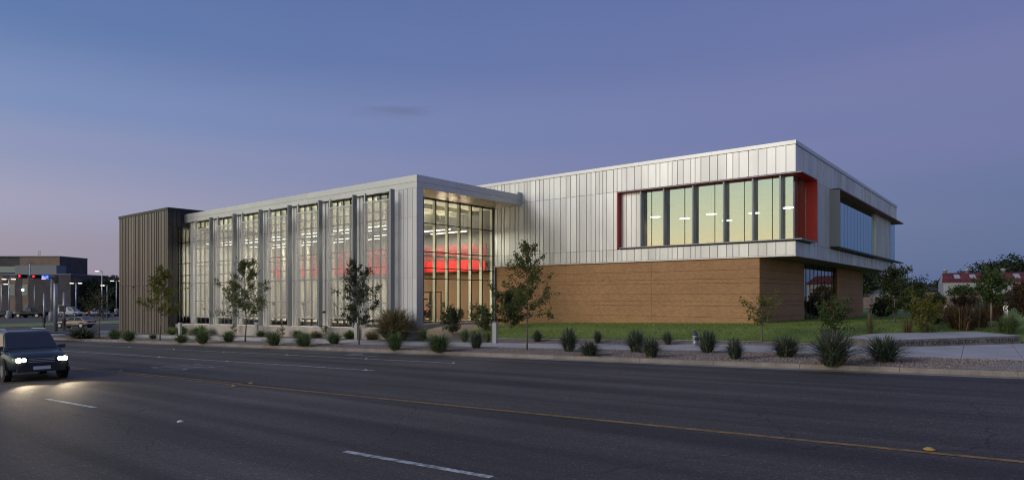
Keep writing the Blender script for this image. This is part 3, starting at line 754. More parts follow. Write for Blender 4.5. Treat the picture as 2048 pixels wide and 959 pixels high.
# street curtain wall: panes, transoms, mullions in every bay
cwl = bpy.data.objects.new('street_glazing', None); link(cwl, bld); TH[cwl] = Matrix.Identity(4)
ZT_ = [3.72, 4.54, 5.78, 7.96]
bays = []
ends = [35.87] + [v for p in fin_y for v in p] + [70.3]
for a, b in zip(ends[0::2], ends[1::2]): bays.append((a, b))
XGL = XFN + .22
for a, b in bays:
    nb = 3 if b - a > 3 else 2
    mu = frange(a, b, (b - a) / nb - 1e-6)
    zz = [zbase(b) + .05] + ZT_ + [ZF0 - .02]
    for y in mu: MB().box(XGL - .03, XGL + .03, y - .03, y + .03, zz[0], zz[-1]).build('mullion', m_mull, cwl); MB().box(XGL + .03, XGL + .15, y - .025, y + .025, zz[0], zz[-1]).build('mullion_fin', m_post, cwl)
    for z in zz[:-1]: MB().box(XGL - .028, XGL + .028, a + .03, b - .03, z - .035, z + .035).build('transom', m_mull, cwl)
    for y0, y1 in zip(mu, mu[1:]):
        for z0, z1 in zip(zz, zz[1:]): MB().box(XGL, XGL + .01, y0 + .03, y1 - .03, z0 + .035, z1 - .035).build('pane', m_glW, cwl)
# sun screens on posts in front of the street glazing
sc_y = [35.01, 39.24, 43.54, 47.79, 52.27, 56.72, 61.13]
XS = 29.9
for i, y0 in enumerate(sc_y):
    y1 = y0 + 3.13 + .03 * i; yb = (y0 + y1) / 2; zb = .80 - (yb - 36.5) * .0155; zt = 9.2 - (yb - 36.5) * .011
    fr = MB().box(XS - .02, XS + .04, y0 + .10, y1, zt - .05, zt + .03).build('sun_screen', m_alu, bld)
    MB().box(XS - .01, XS + .03, y0 + .14, y1 - .03, zb + .04, zt - .055).build('mesh_panel', m_screen, fr)
    MB().box(XS - .03, XS + .05, y0 + .10, y1, zb - .05, zb + .03).build('bottom_rail', m_alu, fr)
    MB().box(XS - .10, XS + .24, y0 - .06, y0 + .09, zbase(y0) - .02, ZF0).build('post', m_post, fr)
    MB().box(XS + .06, XS + .20, y1 - .12, y1 - .0, zbase(y1) - .02, ZF0).build('post', m_alu, fr)
    for z in (1.9, 3.65, 5.3, 7.0, 8.4): MB().box(XS + .045, XS + .08, y0 + .12, y1 - .02, z - .03, z + .03).build('girt', m_post, fr)
    MB().box(XS + .045, XS + .07, y0 + .55, y0 + .60, zb, zt).build('stiffener', m_alu, fr)
# glazed end wall
ew = bpy.data.objects.new('end_glazing', None); link(ew, bld); TH[ew] = Matrix.Identity(4)
mx_ = [31.12, 32.65, 33.98, 35.27, 36.62, 37.99, 39.36, 40.69, 42.04]
zz = [.36] + [4.0 - .28, 4.54, 5.78, 7.96] + [9.80]
for x in mx_:
    MB().box(x - .03, x + .03, YG - .03, YG + .03, zz[0], ZF0 - .005).build('mullion', m_mull, ew)
    MB().box(x - .045, x + .045, YG + .03, YG + .30, zz[0], ZF0 - .005).build('mullion_fin', m_cream, ew)
for z in zz: MB().box(mx_[0], mx_[-1], YG - .028, YG + .028, z - .03, z + .03).build('transom', m_mull, ew)
for x0, x1 in zip(mx_, mx_[1:]):
    for z0, z1 in zip(zz, zz[1:]): MB().box(x0 + .03, x1 - .03, YG, YG + .01, z0 + .04, z1 - .04).build('pane', m_glE, ew)
MB().box(42.07, 42.2, YG - .2, YG + .05, -.3, ZB0 - .08).build('corner_post', m_post, ew)
MB().box(mx_[0], 42.04, YG + .35, YG + .5, 5.42, 5.58).build('brace_tube', m_cream, ew)

# --- inside the wing
MB().box(31.2, 50, YG + .06, 70.2, .18, .30).build('floor', m_flr, bld)
MB().box(31.2, 50, YG + .06, 70.2, 9.80, 9.87).build('ceiling', m_ceil, bld)
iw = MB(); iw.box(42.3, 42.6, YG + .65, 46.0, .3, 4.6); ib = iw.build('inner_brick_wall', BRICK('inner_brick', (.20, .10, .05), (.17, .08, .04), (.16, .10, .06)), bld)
q = MB(); q.box(42.3, 42.6, 46.0, 70, .3, 4.6); q.box(31.2, 50, 70.0, 70.2, .3, 9.8); q.build('inner_wall', m_int, bld)
q = MB(); q.box(47.6, 47.9, YG + .1, 52, 5.0, 9.8); q.box(42.2, 47.9, YG + .02, YG + .05, 5.9, 9.8); q.build('upper_inner_wall', m_intb, bld)
MB().box(47.6, 47.9, 52, 70, 5.0, 9.8).build('upper_inner_wall', m_int, bld)
mz = MB().box(41.75, 47.6, YG + .45, 70, 4.62, 4.95).build('mezzanine', m_int, bld)
for a, b in zip(frange(YG + .5, 69.9, 4.0), frange(YG + .5, 69.9, 4.0)[1:]):
    MB().box(41.66, 41.74, a + .01, b - .01, 4.58, 5.57).build('edge_panel', m_red, mz)
for k in range(7):
    z = 5.72 + k * .19
    MB().box(41.68, 41.72, YG + .5, 69.9, z - .03, z + .03).build('guard_slat', m_red, mz)
for a in frange(YG + .5, 69.9, 4.0): MB().box(41.72, 41.76, a - .03, a + .03, 5.57, 6.9).build('guard_post', m_redd, mz)
for y in (44.2, 48.6, 53.1, 57.7, 62.2, 66.8): MB().lathe([(.24, .3), (.24, 9.8)], 14, (41.2, y, 0)).build('column', m_int, bld, True)
dz = 8.55
MB().tube([(36.6, YG + 1.4, dz), (36.6, 69.5, dz)], .48, 18).build('duct', m_duct, bld, True)
for y in frange(38, 68, 3.0): MB().tube([(36.6, y, dz + .48), (36.6, y, 9.8)], .02, 5).build('duct_hanger', m_blk, bld)
for y in frange(38.2, 69, 2.2): MB().box(31.3, 42.2, y - .06, y + .06, 9.45, 9.79).build('roof_joist', m_ceil, bld)
for x in (33.2, 35.0, 38.4, 40.4):
    for y in (39.8, 45.4, 51.0, 56.6, 62.2, 67.0):
        fx = MB().box(x - .10, x + .10, y - 2.2, y + 2.2, 7.92, 8.0).build('strip_light', m_alu, bld)
        MB().tube([(x, y - 1.8, 8.0), (x, y - 1.8, 9.5)], .01, 4).build('cord', m_blk, fx); MB().tube([(x, y + 1.8, 8.0), (x, y + 1.8, 9.5)], .01, 4).build('cord', m_blk, fx)
        MB().box(x - .085, x + .085, y - 2.15, y + 2.15, 7.90, 7.919).build('diffuser', e_tube, fx)
        area('strip_lamp', (x, y, 7.893), .18, 4.3, 150, (1, .93, .76), fx); area('ceiling_fill', (x, y, 8.01), .12, 4.3, 75, (1, .93, .76), fx, (math.pi, 0, 0))  # second, upward lamp is an added fill that brightens the ceiling
for y in (40, 46, 52, 58, 64):
    fx = MB().box(44.4, 44.8, y - 1.5, y + 1.5, 9.5, 9.56).build('ceiling_panel_light', m_alu, bld); area('panel_lamp', (44.6, y, 9.49), .38, 2.9, 170, (1, .9, .70), fx)

# --- dark stair tower at the far end
XD, YD1, ZD = 28.88, 80.32, 11.33
tw = MB().box(XD + .03, 29.72, YD + .03, YD1, -2.6, ZD - .1).box(29.72, 46, 70.35, YD1, -2.6, ZD - .1).box(29.72, 40, YD + .03, 70.35, 9.45, ZD - .1).build('stair_tower', m_darkb, bld)
cd = cuts(YD + .002, YD1, (.42, .55, .66, .72))
for a, b in zip(cd, cd[1:]):
    panel(tw, 'bronze_panel', 'A', a, b, -2.4, 3.49, XD + .03, m_dark, ribd=.07, ribw=.05)
    panel(tw, 'bronze_panel', 'A', a, b, 3.51, 11.05, XD + .03, m_dark, ribd=.07, ribw=.05)
for z0, z1 in ((-2.4, 3.49), (3.51, 9.44), (9.46, 11.05)):
    for a, b in ([(XD + .004, 29.28), (29.28, 29.72)] if z0 < 9 else [(XD + .004, 29.28), (29.28, 29.72), (29.72, 30.2), (30.2, 30.7)]):
        panel(tw, 'black_panel', 'B', a, b, z0, z1, YD + .03, m_darkb)
MB().box(XD - .05, XD + .3, YD - .05, YD1 + .05, 11.05, ZD).box(XD + .3, 46, YD - .05, YD + .25, 11.05, ZD).build('parapet_cap', m_darkb, tw)
panel(tw, 'black_panel', 'A', YD + .1, 70.3, 9.46, 11.0, 29.9, m_darkb)
wl = MB().box(XD - .14, XD + .0, 76.2, 76.32, 3.28, 3.42).build('wall_light', m_blk, tw)
sp_ = MB().lathe([(.10, 0), (.14, .1), (.14, .16)], 12, (30.66, 44.1, 1.05)).build('wall_speaker', m_blk, bld)

# ------------------------------------------------------------------ vegetation
def leaf_quads(pts, size, rs, flat=.0):
    n = len(pts); pts = np.array(pts)
    a = rs.normal(size=(n, 3)); a /= np.linalg.norm(a, axis=1)[:, None]
    b = rs.normal(size=(n, 3)); b -= (b * a).sum(1)[:, None] * a; b /= np.linalg.norm(b, axis=1)[:, None]
    sz = size * rs.uniform(.6, 1.35, size=(n, 1))
    V = np.stack([pts - a * sz, pts + b * sz * .5, pts + a * sz, pts - b * sz * .5], 1).reshape(-1, 3)
    return V.tolist(), [(4 * i, 4 * i + 1, 4 * i + 2, 4 * i + 3) for i in range(n)]
def tree_meshes(seed, h, wd, clear, nleaf, lsize, trunk_r=.05, nbr=26, shape=1.0, wob=.06, gaps=.25, tip=.9):
    """tapered trunk with limbs, and leaves set round the twigs; returns (trunk MB, leaf points)"""
    rs = np.random.default_rng(seed); q = MB()
    top = h * .96; zs = np.linspace(-.1, top, 9)
    off = np.cumsum(rs.normal(size=(9, 2)) * wob * h / 12, 0); off[0] = 0; off[1] *= .4
    trunk = [(off[i, 0], off[i, 1], zs[i]) for i in range(9)]
    q.tube(trunk, [trunk_r * (1 - .86 * max(0, z) / top) + .004 for z in zs], 7)
    def on(z):
        return np.array([np.interp(z, zs, off[:, 0]), np.interp(z, zs, off[:, 1]), z])
    tw = []
    for i in range(nbr):
        t = (i + rs.uniform(.0, .9)) / nbr; z = clear + (top - clear) * t * .97
        az = i * 2.39996 + rs.uniform(-.5, .5)
        prof = (math.sin(math.pi * min(1, (t * .86 + .16))) ** .75) if shape < 1.5 else (1 - t) ** .75 * .95 + .12
        L = wd * .5 * max(.16, prof) * rs.uniform(.65, 1.18)
        el = rs.uniform(.15, .65) + .5 * t
        p0 = on(z); d = np.array([math.cos(az) * math.cos(el), math.sin(az) * math.cos(el), math.sin(el)]); L3 = L / max(.45, math.cos(el))
        pts = [p0 + d * L3 * k / 3 + np.array([0, 0, -.05 * L3 * (k / 3) ** 2]) + (rs.normal(size=3) * .03 * L3 if k else 0) for k in range(4)]
        q.tube(pts, [trunk_r * .34 * (1 - t * .5), trunk_r * .22, trunk_r * .14, .004], 4, False)
        tw.append((pts, L3))
        for k in range(3):
            b0 = pts[1 + k % 3]; d2 = d + rs.normal(size=3) * .6; d2 /= np.linalg.norm(d2); l2 = L3 * rs.uniform(.25, .5)
            pp = [b0, b0 + d2 * l2 * .5, b0 + d2 * l2]
            q.tube(pp, [.008, .006, .003], 3, False); tw.append((pp, l2))
    for k in range(5):
        z = top - k * .04 * h; p0 = on(z); pp = [p0, p0 + np.array([rs.normal() * .04 * h, rs.normal() * .04 * h, .05 * h])]; tw.append((pp, .08 * h))
    wts = np.array([max(.05, t[1]) for t in tw]) * rs.uniform(.2 if gaps > .2 else .7, 1.3, len(tw)); wts[rs.random(len(tw)) < gaps] *= .12; wts /= wts.sum()
    P = []
    cnt = rs.multinomial(nleaf, wts)
    for (pp, L), k in zip(tw, cnt):
        pp = np.array(pp)
        for _ in range(k):
            u = rs.uniform(.25, 1.05) * (len(pp) - 1); i = min(len(pp) - 2, int(u)); x = pp[i] + (pp[i + 1] - pp[i]) * (u - i)
            P.append(x + rs.normal(size=3) * (.05 * L + lsize * .9))
    return q, P, rs
def tree(name, label, cat, x, y, h, wd, clear, nleaf, lsize, leaf, seed, bark=None, group=None, z=None, **k):
    z0 = zat(x, y) if z is None else z
    t = thing(name, label, cat, (x, y, z0), 0, group)
    nleaf = int(nleaf * 1.7); lsize *= .84
    q, P, rs = tree_meshes(seed, h, wd, clear, nleaf, lsize, **k)
    q.build('trunk', bark or m_bark, t, True, False)
    V, Fc = leaf_quads(P, lsize, rs); m = MB(); m.v = V; m.f = Fc; m.build('crown', leaf, t, False, False)
    return t
ST = 'young street trees in the kerb bed'
tree('street_tree', 'thin dark sapling left of the bronze tower, past the corner', 'tree', 22.47, 67.15, 4.0, 2.6, 1.7, 700, .085, m_leafB, 1, group=ST, gaps=.4)
tree('street_tree', 'olive-yellow young tree in front of the bronze tower', 'tree', 22.21, 53.62, 5.8, 2.7, 1.9, 2000, .095, m_leafC, 2, group=ST, gaps=.3, shape=2)
tree('street_tree', 'wide airy young tree in front of the second and third screens', 'tree', 23.81, 43.63, 5.8, 3.5, 1.6, 2900, .085, m_leafA, 3, group=ST, gaps=.3, shape=2)
tree('street_tree', 'narrow dark-leaved young tree in front of the sixth and seventh screens', 'tree', 24.82, 32.06, 5.1, 2.1, 1.1, 2300, .085, m_leafB, 4, group=ST, gaps=.22)
tree('street_tree', 'tall young tree with open crown in front of the brick and silver walls', 'tree', 25.31, 19.51, 5.3, 2.7, 1.5, 2700, .07, m_leafA, 5, group=ST, gaps=.34, shape=2)
tree('lawn_shrub', 'dense dark round shrub behind the tall tree before the brick wall', 'shrub', 34.76, 28.19, 2.4, 2.1, .15, 3000, .085, m_leafB, 6, gaps=.05)
tree('lawn_tree', 'small sparse sapling at the lawn edge before the brick corner', 'tree', 33.55, 10.81, 2.2, 1.6, .8, 520, .075, m_leafC, 7, gaps=.35)
t = tree('flowering_shrub', 'tall shrub with pink flower heads before the brick end window', 'shrub', 36.01, 7.98, 1.85, 1.6, .1, 1500, .07, m_leafG, 8, gaps=.2)
_rs = np.random.default_rng(81); V, Fc = leaf_quads([(_rs.normal() * .22, _rs.normal() * .22, 1.72 + _rs.normal() * .12) for _ in range(110)], .055, _rs)
m = MB(); m.v = V; m.f = Fc; m.build('flower_head', m_flower, t, False, False)
tree('lawn_tree', 'bushy green young tree on the lawn right of the brick end', 'tree', 44.34, 6.49, 3.1, 2.1, .55, 2600, .085, m_leafB, 9, gaps=.12)
tree('lawn_tree', 'narrow dark young tree behind the low concrete sign wall', 'tree', 39.59, 4.77, 2.4, 1.3, .6, 1300, .075, m_leafB, 10, gaps=.15)
tree('leafy_shrub', 'yellow-green bush just behind the low concrete sign wall', 'shrub', 38.32, 4.30, 1.7, 1.4, .1, 1700, .07, m_leafC, 11, gaps=.15)
tree('lawn_tree', 'young tree with straight pale trunk before the red-roofed shed', 'tree', 42.48, 1.81, 2.9, 1.45, 1.2, 2300, .075, m_leafG, 12, gaps=.14, bark=M('bark_pale', (.32, .25, .18), .9))
tree('lawn_tree', 'dark russet tree at the right edge of the picture', 'tree', 44.6, 0.35, 2.3, 1.7, .4, 2200, .08, m_leafR, 13, gaps=.1)
tree('bed_shrub', 'dark leafy shrub at the left half of the glazed end wall', 'shrub', 32.34, 31.45, 1.6, 1.6, .1, 1500, .085, m_leafB, 14, gaps=.2)
tree('bed_shrub', 'leafy shrub of several stems at the right end of the glazed end wall', 'shrub', 33.43, 29.50, 1.5, 1.5, .1, 1300, .08, m_leafG, 15, gaps=.3)
def clump(seed, wd, h, n, plume=0, wbl=.014, spread=1.0, base=.09):
    rs = np.random.default_rng(seed); q = MB()
    for i in range(n):
        az = rs.uniform(0, 6.283); r0 = rs.uniform(0, base) * wd; ln = h * rs.uniform(.6, 1.12); out = wd * .5 * rs.uniform(.12, 1.1) * spread
        zt = ln * math.sqrt(max(.1, 1 - .75 * (out / (wd * .55)) ** 2)); dx, dy = math.cos(az), math.sin(az); tx, ty = -dy, dx; b = len(q.v); wv = wbl * rs.uniform(.7, 1.3)
        for u in (0, .4, .75, 1):
            r = r0 + out * u ** 1.5; z = zt * (1 - (1 - u) ** 1.6) - (.20 * h * u ** 3 if out > .3 * wd else 0); ww = wv * (1 - u ** 2 * .95)
            q.v += [(dx * r - tx * ww, dy * r - ty * ww, z - .02), (dx * r + tx * ww, dy * r + ty * ww, z - .02)]
        for k in range(3): q.f.append((b + 2 * k, b + 2 * k + 1, b + 2 * k + 3, b + 2 * k + 2))
    return q
CL = {}
def grass(x, y, wd, h, label, kind='g', group='ornamental grass clumps along the street', name='grass_clump', n=380, rot=None, spread=1.0):
    k = (kind, hash(label) % 1 if 0 else int((x * 13 + y * 7)) % 4, n)
    if k not in CL: CL[k] = clump(100 + len(CL), 1.0, 1.0, n, wbl=.012, spread=spread, base=.30 if kind == 'r' else .09).mesh('grass_clump', {'g': m_blade, 'd': m_bladed, 't': m_bladet, 'r': m_leafR}[kind]); me_ = CL[k]; me_.materials.append(m_bladet); pol = np.zeros(len(me_.polygons), dtype=np.int32); pol[(np.arange(len(pol)) // 3) % 9 == 0] = 1; me_.polygons.foreach_set('material_index', pol)
    o = bpy.data.objects.new(name, CL[k]); o.location = (x, y, zat(x, y)); o.scale = (wd * 1.85, wd * 1.85 * (.85 + .3 * ((x * 5.3) % 1)), h * (.88 + .3 * ((y * 7.1) % 1))); o.rotation_euler = (0, 0, (x * 3.7 + y * 1.3) % 6.28); COL.objects.link(o)
    return tag(o, label, 'grass clump', group)
G = [
 (20.93, 66.48, 3.14, 1.08, 'wide dark grass clump left of the bronze tower by the white post', 'd'),
 (21.79, 61.48, 1.46, .86, 'grass clump just left of the bronze tower foot', 'g'),
 (20.91, 56.25, 1.36, .88, 'grass clump by the kerb at the left edge of the bronze tower', 'g'),
 (23.18, 57.31, .75, .38, 'smallest grass tuft, left of the olive-yellow tree', 'g'),
 (21.47, 48.23, 1.09, .62, 'low grass clump below the leftmost bollard light', 'g'),
 (21.55, 45.21, 1.26, .84, 'grass clump by the kerb below the first sun screen from the tower', 'g'),
 (23.31, 44.93, 1.08, .93, 'grass clump just left of the wide airy tree trunk', 'g'),
 (22.26, 37.27, 1.13, .88, 'grass clump by the kerb below the fourth sun screen', 'g'),
 (22.45, 34.32, 1.21, .78, 'grass clump by the kerb below the fifth sun screen', 'g'),
 (24.87, 34.65, 1.08, .86, 'grass clump by the kerb below the sixth screen, left of the narrow dark tree', 'g'),
 (22.72, 26.32, 1.06, .85, 'grass clump by the kerb right below the tall plumed grass', 'g'),
 (22.81, 23.15, 1.30, .90, 'large grass clump by the kerb below the white pier and glazed end', 'g'),
 (25.40, 22.94, .90, .85, 'upright dark grass clump left of the bollard light before the brick wall', 'd'),
 (28.58, 66.17, 1.18, .69, 'grass clump behind the sidewalk at the right foot of the bronze tower', 'g'),
 (28.6, 64.2, 1.4, .81, 'grass clump at the left end of the concrete base', 'g'),
 (28.5, 60.2, 1.9, .95, 'broad grass clump against the concrete base below the first screen', 'g'),
 (29.0, 50.59, .84, .59, 'small grass clump right of the second bollard light', 'g'),
 (28.85, 45.00, .94, .63, 'grass clump against the concrete base below the fifth screen', 'g'),
 (29.2, 43.12, .85, .62, 'yellowish grass clump against the base between fifth and sixth screens', 't'),
 (29.2, 38.87, .96, .59, 'grass clump against the base left of the third bollard light', 'g'),
 (29.2, 36.42, .92, .57, 'tan grass clump against the base left of the tall plumed grass', 't'),
 (29.06, 30.97, .85, .72, 'grass clump at the foot of the white pier, right of the plumed grass', 'g'),
 (29.26, 27.39, .68, .86, 'tall grass clump behind the sidewalk between the two bed shrubs', 'g'),
 (29.78, 26.00, .61, .67, 'small grass clump just left of the fourth bollard light', 'g'),
 (30.95, 23.06, .83, .66, 'dark grass clump on the lawn edge right of the tall open tree', 'd'),
 (25.34, 17.04, .99, .99, 'dark upright grass clump right of the tall open tree, behind its neighbour', 'd'),
 (23.75, 14.93, .95, .73, 'dark grass clump by the kerb, first right of the tall open tree', 'd'),
 (31.07, 18.98, .56, .67, 'small dark grass tuft on the gravel strip before the brick wall, left', 'd'),
 (26.32, 14.05, 1.04, .95, 'dark grass clump beside the sidewalk before the middle of the brick wall', 'd'),
 (24.18, 12.23, .90, .78, 'dark grass clump by the kerb before the middle of the brick wall', 'd'),
 (31.30, 14.89, .52, .68, 'small dark grass tuft on the gravel strip left of the fire hydrant', 'd'),
 (27.33, 11.12, .96, .87, 'dark grass clump just right of the fire hydrant', 'd'),
 (24.73, 8.97, .81, .77, 'dark grass clump by the kerb right of the fire hydrant', 'd'),
 (26.63, 7.63, 1.30, .95, 'large dark grass clump in the gravel below the brick corner', 'd'),
 (23.9, 5.34, 1.49, 1.08, 'biggest dark grass clump spilling over the kerb', 'd'),
 (25.93, 4.15, 1.41, .92, 'rightmost dark grass clump of the kerb bed, before the sign wall', 'd')]
for g_ in G: grass(*g_)
grass(29.0, 33.6, 2.7, 2.05, 'tall plumed grass mound in front of the white pier', 't', n=700, name='plumed_grass')
grass(29.1, 33.9, 2.2, 1.25, 'green grass mound at the foot of the tall plumed grass', 'g', n=420)
LG = 'grasses and perennials behind the sign wall'
grass(41.31, 1.08, .95, .98, 'bright green grass mound behind the right end of the sign wall', 'g', LG, n=420)
grass(37.92, 5.0, .32, .91, 'thin russet grass tuft behind the middle of the sign wall', 'r', LG, n=120)
grass(37.50, 6.61, .45, 1.2, 'wispy tan grass behind the left end of the sign wall', 't', LG, n=110)
grass(40.75, 2.92, .85, 1.25, 'tall russet grass before the wooden fence, left of the pale-trunked tree', 'r', LG, n=420)
grass(42.19, 2.37, .8, 1.05, 'shorter russet grass hugging the pale-trunked tree on its left', 'r', LG, n=300)
grass(44.5, 3.78, .9, 1.0, 'dark russet grass bank before the wooden fence', 'r', LG, n=420)
grass(42.04, 4.25, .7, .75, 'dark green grass tuft below the lit bollard on the lawn', 'd', LG, n=420)
grass(78.6, 13.6, .95, .75, 'dark grass tuft on the lawn right of the brick end', 'd', LG)
grass(80.6, 12.5, .7, .55, 'dark grass tuft left of the bushy lawn tree', 'd', LG)
grass(51.0, 2.6, 1.0, 1.2, 'broad dark bank of grass right of the lit lawn bollard', 'd', LG, n=420)
grass(47.0, 1.9, .9, 1.2, 'russet bank of grass behind the bright green mound', 'r', LG, n=420)
def soil_ring(x, y, r, label):
    q = MB(); n = 14; z = zat(x, y); q.v.append((x, y, z + .07))
    for k in range(n): a = k * 6.283 / n; rr = r * (1 + .12 * math.sin(k * 2.3)); q.v.append((x + rr * math.cos(a), y + rr * math.sin(a), zat(x + rr * math.cos(a), y + rr * math.sin(a)) + .015))
    q.f = [(0, 1 + k, 1 + (k + 1) % n) for k in range(n)]; tag(q.build('mulch_ring', m_soil), label, 'mulch', 'mulch rings round the lawn trees')
soil_ring(44.34, 6.49, .8, 'mulch ring under the bushy green lawn tree'); soil_ring(36.0, 8.0, .6, 'mulch ring under the flowering shrub')
# stems of small leafy perennials by the base
for i, (x, y, l) in enumerate([(29.0, 55.0, 'yellow-green perennial at the base below the second screen'), (28.9, 47.2, 'yellow-green perennial at the base below the fourth screen'), (29.1, 41.6, 'yellow-green perennial at the base below the sixth screen')]):
    tree('perennial', l, 'plant', x, y, .95, .7, .1, 260, .05, m_leafC, 60 + i, group='perennials along the concrete base', nbr=10, trunk_r=.015)

# big background trees: overlapping clumps of leaves round limbs
def big_tree(label, x, y, z, h, wd, seed, leaf=None, n=4200, ls=.30, low=.12, group='trees in the distance'):
    rs = np.random.default_rng(seed); t = thing('broadleaf_tree', label, 'tree', (x, y, z), 0, group); q = MB()
    q.tube([(0, 0, -.4), (.1, 0, h * .25), (0, .1, h * .55)], [.035 * h, .026 * h, .012 * h], 7)
    blobs = []
    for i in range(16):
        a = i * 2.4 + rs.uniform(-.4, .4); f = (i + .5) / 16; zz = h * (low + (.86 - low) * f); r = wd * .5 * (math.sin(math.pi * min(.97, .28 + .66 * f)) ** .6) * rs.uniform(.35, .78)
        c = np.array([r * math.cos(a), r * math.sin(a), zz]); blobs.append((c, wd * rs.uniform(.15, .26))); q.tube([(0, 0, zz * .6), tuple(c * .6 + np.array([0, 0, zz * .3])), tuple(c)], [.012 * h, .008 * h, .003 * h], 4, False)
    blobs.append((np.array([0, 0, h * .85]), wd * .22))
    P = []
    for i in range(n):
        c, r = blobs[rs.integers(len(blobs))]; d = rs.normal(size=3); d /= np.linalg.norm(d); P.append(c + d * r * rs.uniform(.45, 1.12) * np.array([1.15, 1.15, .8]))
    q.build('trunk', m_barkd, t, True, False); V, Fc = leaf_quads(P, ls, rs); m = MB(); m.v = V; m.f = Fc; m.build('crown', leaf or m_leafD, t, False, False)
    return t

# ------------------------------------------------------------------ street furniture
VA = math.radians(-51.05)       # heading of things that stand square to the street corner view
FX = (.7777, .6286); RX = (.6286, -.7777)
def BR(u, d): return (FX[0] * d + RX[0] * u * d, FX[1] * d + RX[1] * u * d)
def bollard(x, y, label, lit=False, h=1.2):
    t = thing('bollard_light', label, 'bollard light', (x, y, zat(x, y)), .35, 'bollard lights along the walks'); k = .12
    q = MB()
    q.box(-k, k, -k, k, -.1, h * .62).box(-k, -k + .045, -k, k, h * .62, h * .90).box(k - .045, k, -k, k, h * .62, h * .90).box(-k, k, -k, k, h * .90, h)
    q.build('post', m_bol, t, False, False)
    MB().box(-k - .03, k + .03, -k - .03, k + .03, -.05, .02).build('base_plate', m_alu, t, False, False)
    MB().box(-.07, .07, -.05, .05, h * .625, h * .895).build('lens', e_lamp if lit else m_lens, t, False, False)
    if lit:
        ld = bpy.data.lights.new('bollard_lamp', 'POINT'); ld.energy = 7; ld.color = (1, .88, .62); ld.shadow_soft_size = .1
        o = bpy.data.objects.new('bollard_lamp', ld); o.location = (-.2, -.2, h * .8); link(o, t, False)
bollard(27.67, 62.48, 'leftmost bollard light, beside the bronze tower')
bollard(29.05, 51.34, 'bollard light right of the wide airy tree, second from the left')
bollard(29.3, 38.15, 'bollard light behind the narrow dark tree trunk')
bollard(29.16, 24.87, 'slender bollard light at the left end of the brick wall', h=1.24)
bollard(67.03, 5.98, 'lit bollard on the lawn before the wooden fence', True, 1.0)
bollard(58.46, 1.65, 'lit bollard at the right edge above the bright green mound', True, .95)
# fire hydrant
t = thing('fire_hydrant', 'silver fire hydrant with dark bonnet beside the sidewalk', 'fire hydrant', (31.22, 13.35, zat(31.22, 13.35)))
MB().lathe([(.17, -.05), (.17, .04), (.11, .06), (.11, .44), (.14, .46), (.14, .52)], 14).build('barrel', m_alu, t, True, False)
MB().lathe([(.15, .52), (.15, .57), (.12, .66), (.05, .72), (.035, .78)], 14).build('bonnet', M('bonnet_blue', (.05, .055, .08), .5), t, True, False)
MB().tube([(-.2, 0, .38), (.2, 0, .38)], .055, 10).build('nozzle', m_alu, t, True, False)
MB().tube([(-.06, -.2, .36), (-.05, 0, .36)], .075, 10).build('nozzle', m_blk, t, True, False)
# low concrete sign wall with cast lettering
FL, FR = (33.2, 5.2), (38.1, .5)
t = thing('sign_wall', 'low concrete wall with cast lettering at the plaza edge', 'sign wall', (35.5, 3, .1))
MB().prism([FL, FR, (41.0, 2.9), (36.2, 6.35), (34.3, 7.15)], [-.25] * 5, [.405, .56, .60, .52, .40]).build('wall', m_sign, t)
MB().prism([(FL[0] + .01, FL[1] + .01), (FR[0] + .01, FR[1] + .02), (40.98, 2.9), (36.2, 6.32), (34.32, 7.12)], [.409, .564, .604, .524, .404], [.415, .57, .61, .53, .41]).build('cap', m_conc, t)
dx, dy = FR[0] - FL[0], FR[1] - FL[1]; ln = math.hypot(dx, dy); ux = (dx / ln, dy / ln, .155 / ln); nn = (dy / ln, -dx / ln, 0)
text_on('lettering', 'UNIVERSITY OF HOUSTON - VICTORIA', (FL[0] + ux[0] * .15 + nn[0] * .004, FL[1] + ux[1] * .15 + nn[1] * .004, .155), ux, (0, 0, 1), nn, ln - .3, .17, .02, M('letter_dark', (.05, .045, .045), .8), t)
# traffic signal mast
t = thing('traffic_signal', 'galvanised signal mast with long arm, two red signals and a blue street sign', 'traffic light', (26.68, 93.99, -1.97)); H0 = -1.97
px, py = 26.68, 93.99
def arm(L, z, e=0.0): return (px - C2[0] * L - D2[0] * e, py - C2[1] * L - D2[1] * e, z)
MB().tube([(px, py, H0 - .1), (px, py, 4.75)], [.22, .19], 12).build('pole', m_steel, t, True)
MB().lathe([(.24, 4.0), (.32, 4.1), (.32, 4.9), (.2, 4.95)], 10, (px, py, 0)).build('arm_collar', M('collar_rust', (.12, .105, .08), .8), t)
MB().tube([arm(0, 4.62), arm(3, 4.78), arm(8, 4.95)], [.14, .11, .08], 10).build('arm', m_steel, t, True)
MB().tube([arm(2.65, 4.75), arm(2.65, 6.3)], .07, 6).build('camera_pole', m_alu, t)
MB().tube([arm(2.2, 6.35), arm(3.1, 6.35)], .05, 5).build('camera_bar', m_steel, t)
def obox(L0, L1, z0, z1, e0, e1):
    a, b, c, d = arm(L0, 0, e0), arm(L1, 0, e0), arm(L1, 0, e1), arm(L0, 0, e1)
    return MB().hexa([(*p[:2], z0) for p in (a, b, c, d)], [(*p[:2], z1) for p in (a, b, c, d)])
for L in (3.55, 2.15):
    hd = obox(L - .5, L + .5, 4.55, 4.95, .18, .45).build('signal_head', m_blk, t)
    for k, mt in ((.32, e_red), (0, m_blks), (-.32, m_blks)):
        c = arm(L + k, 4.75, .46); c2 = arm(L + k, 4.75, .47); MB().tube([c, c2], .125, 12).build('lens', mt, hd)
        MB().tube([arm(L + k, 4.78, .46), arm(L + k, 4.80, .70)], [.14, .15], 10, False).build('visor', m_blk, hd)
    obox(L - .55, L + .35, 4.48, 4.56, .15, .3).build('bracket', m_alu, hd)
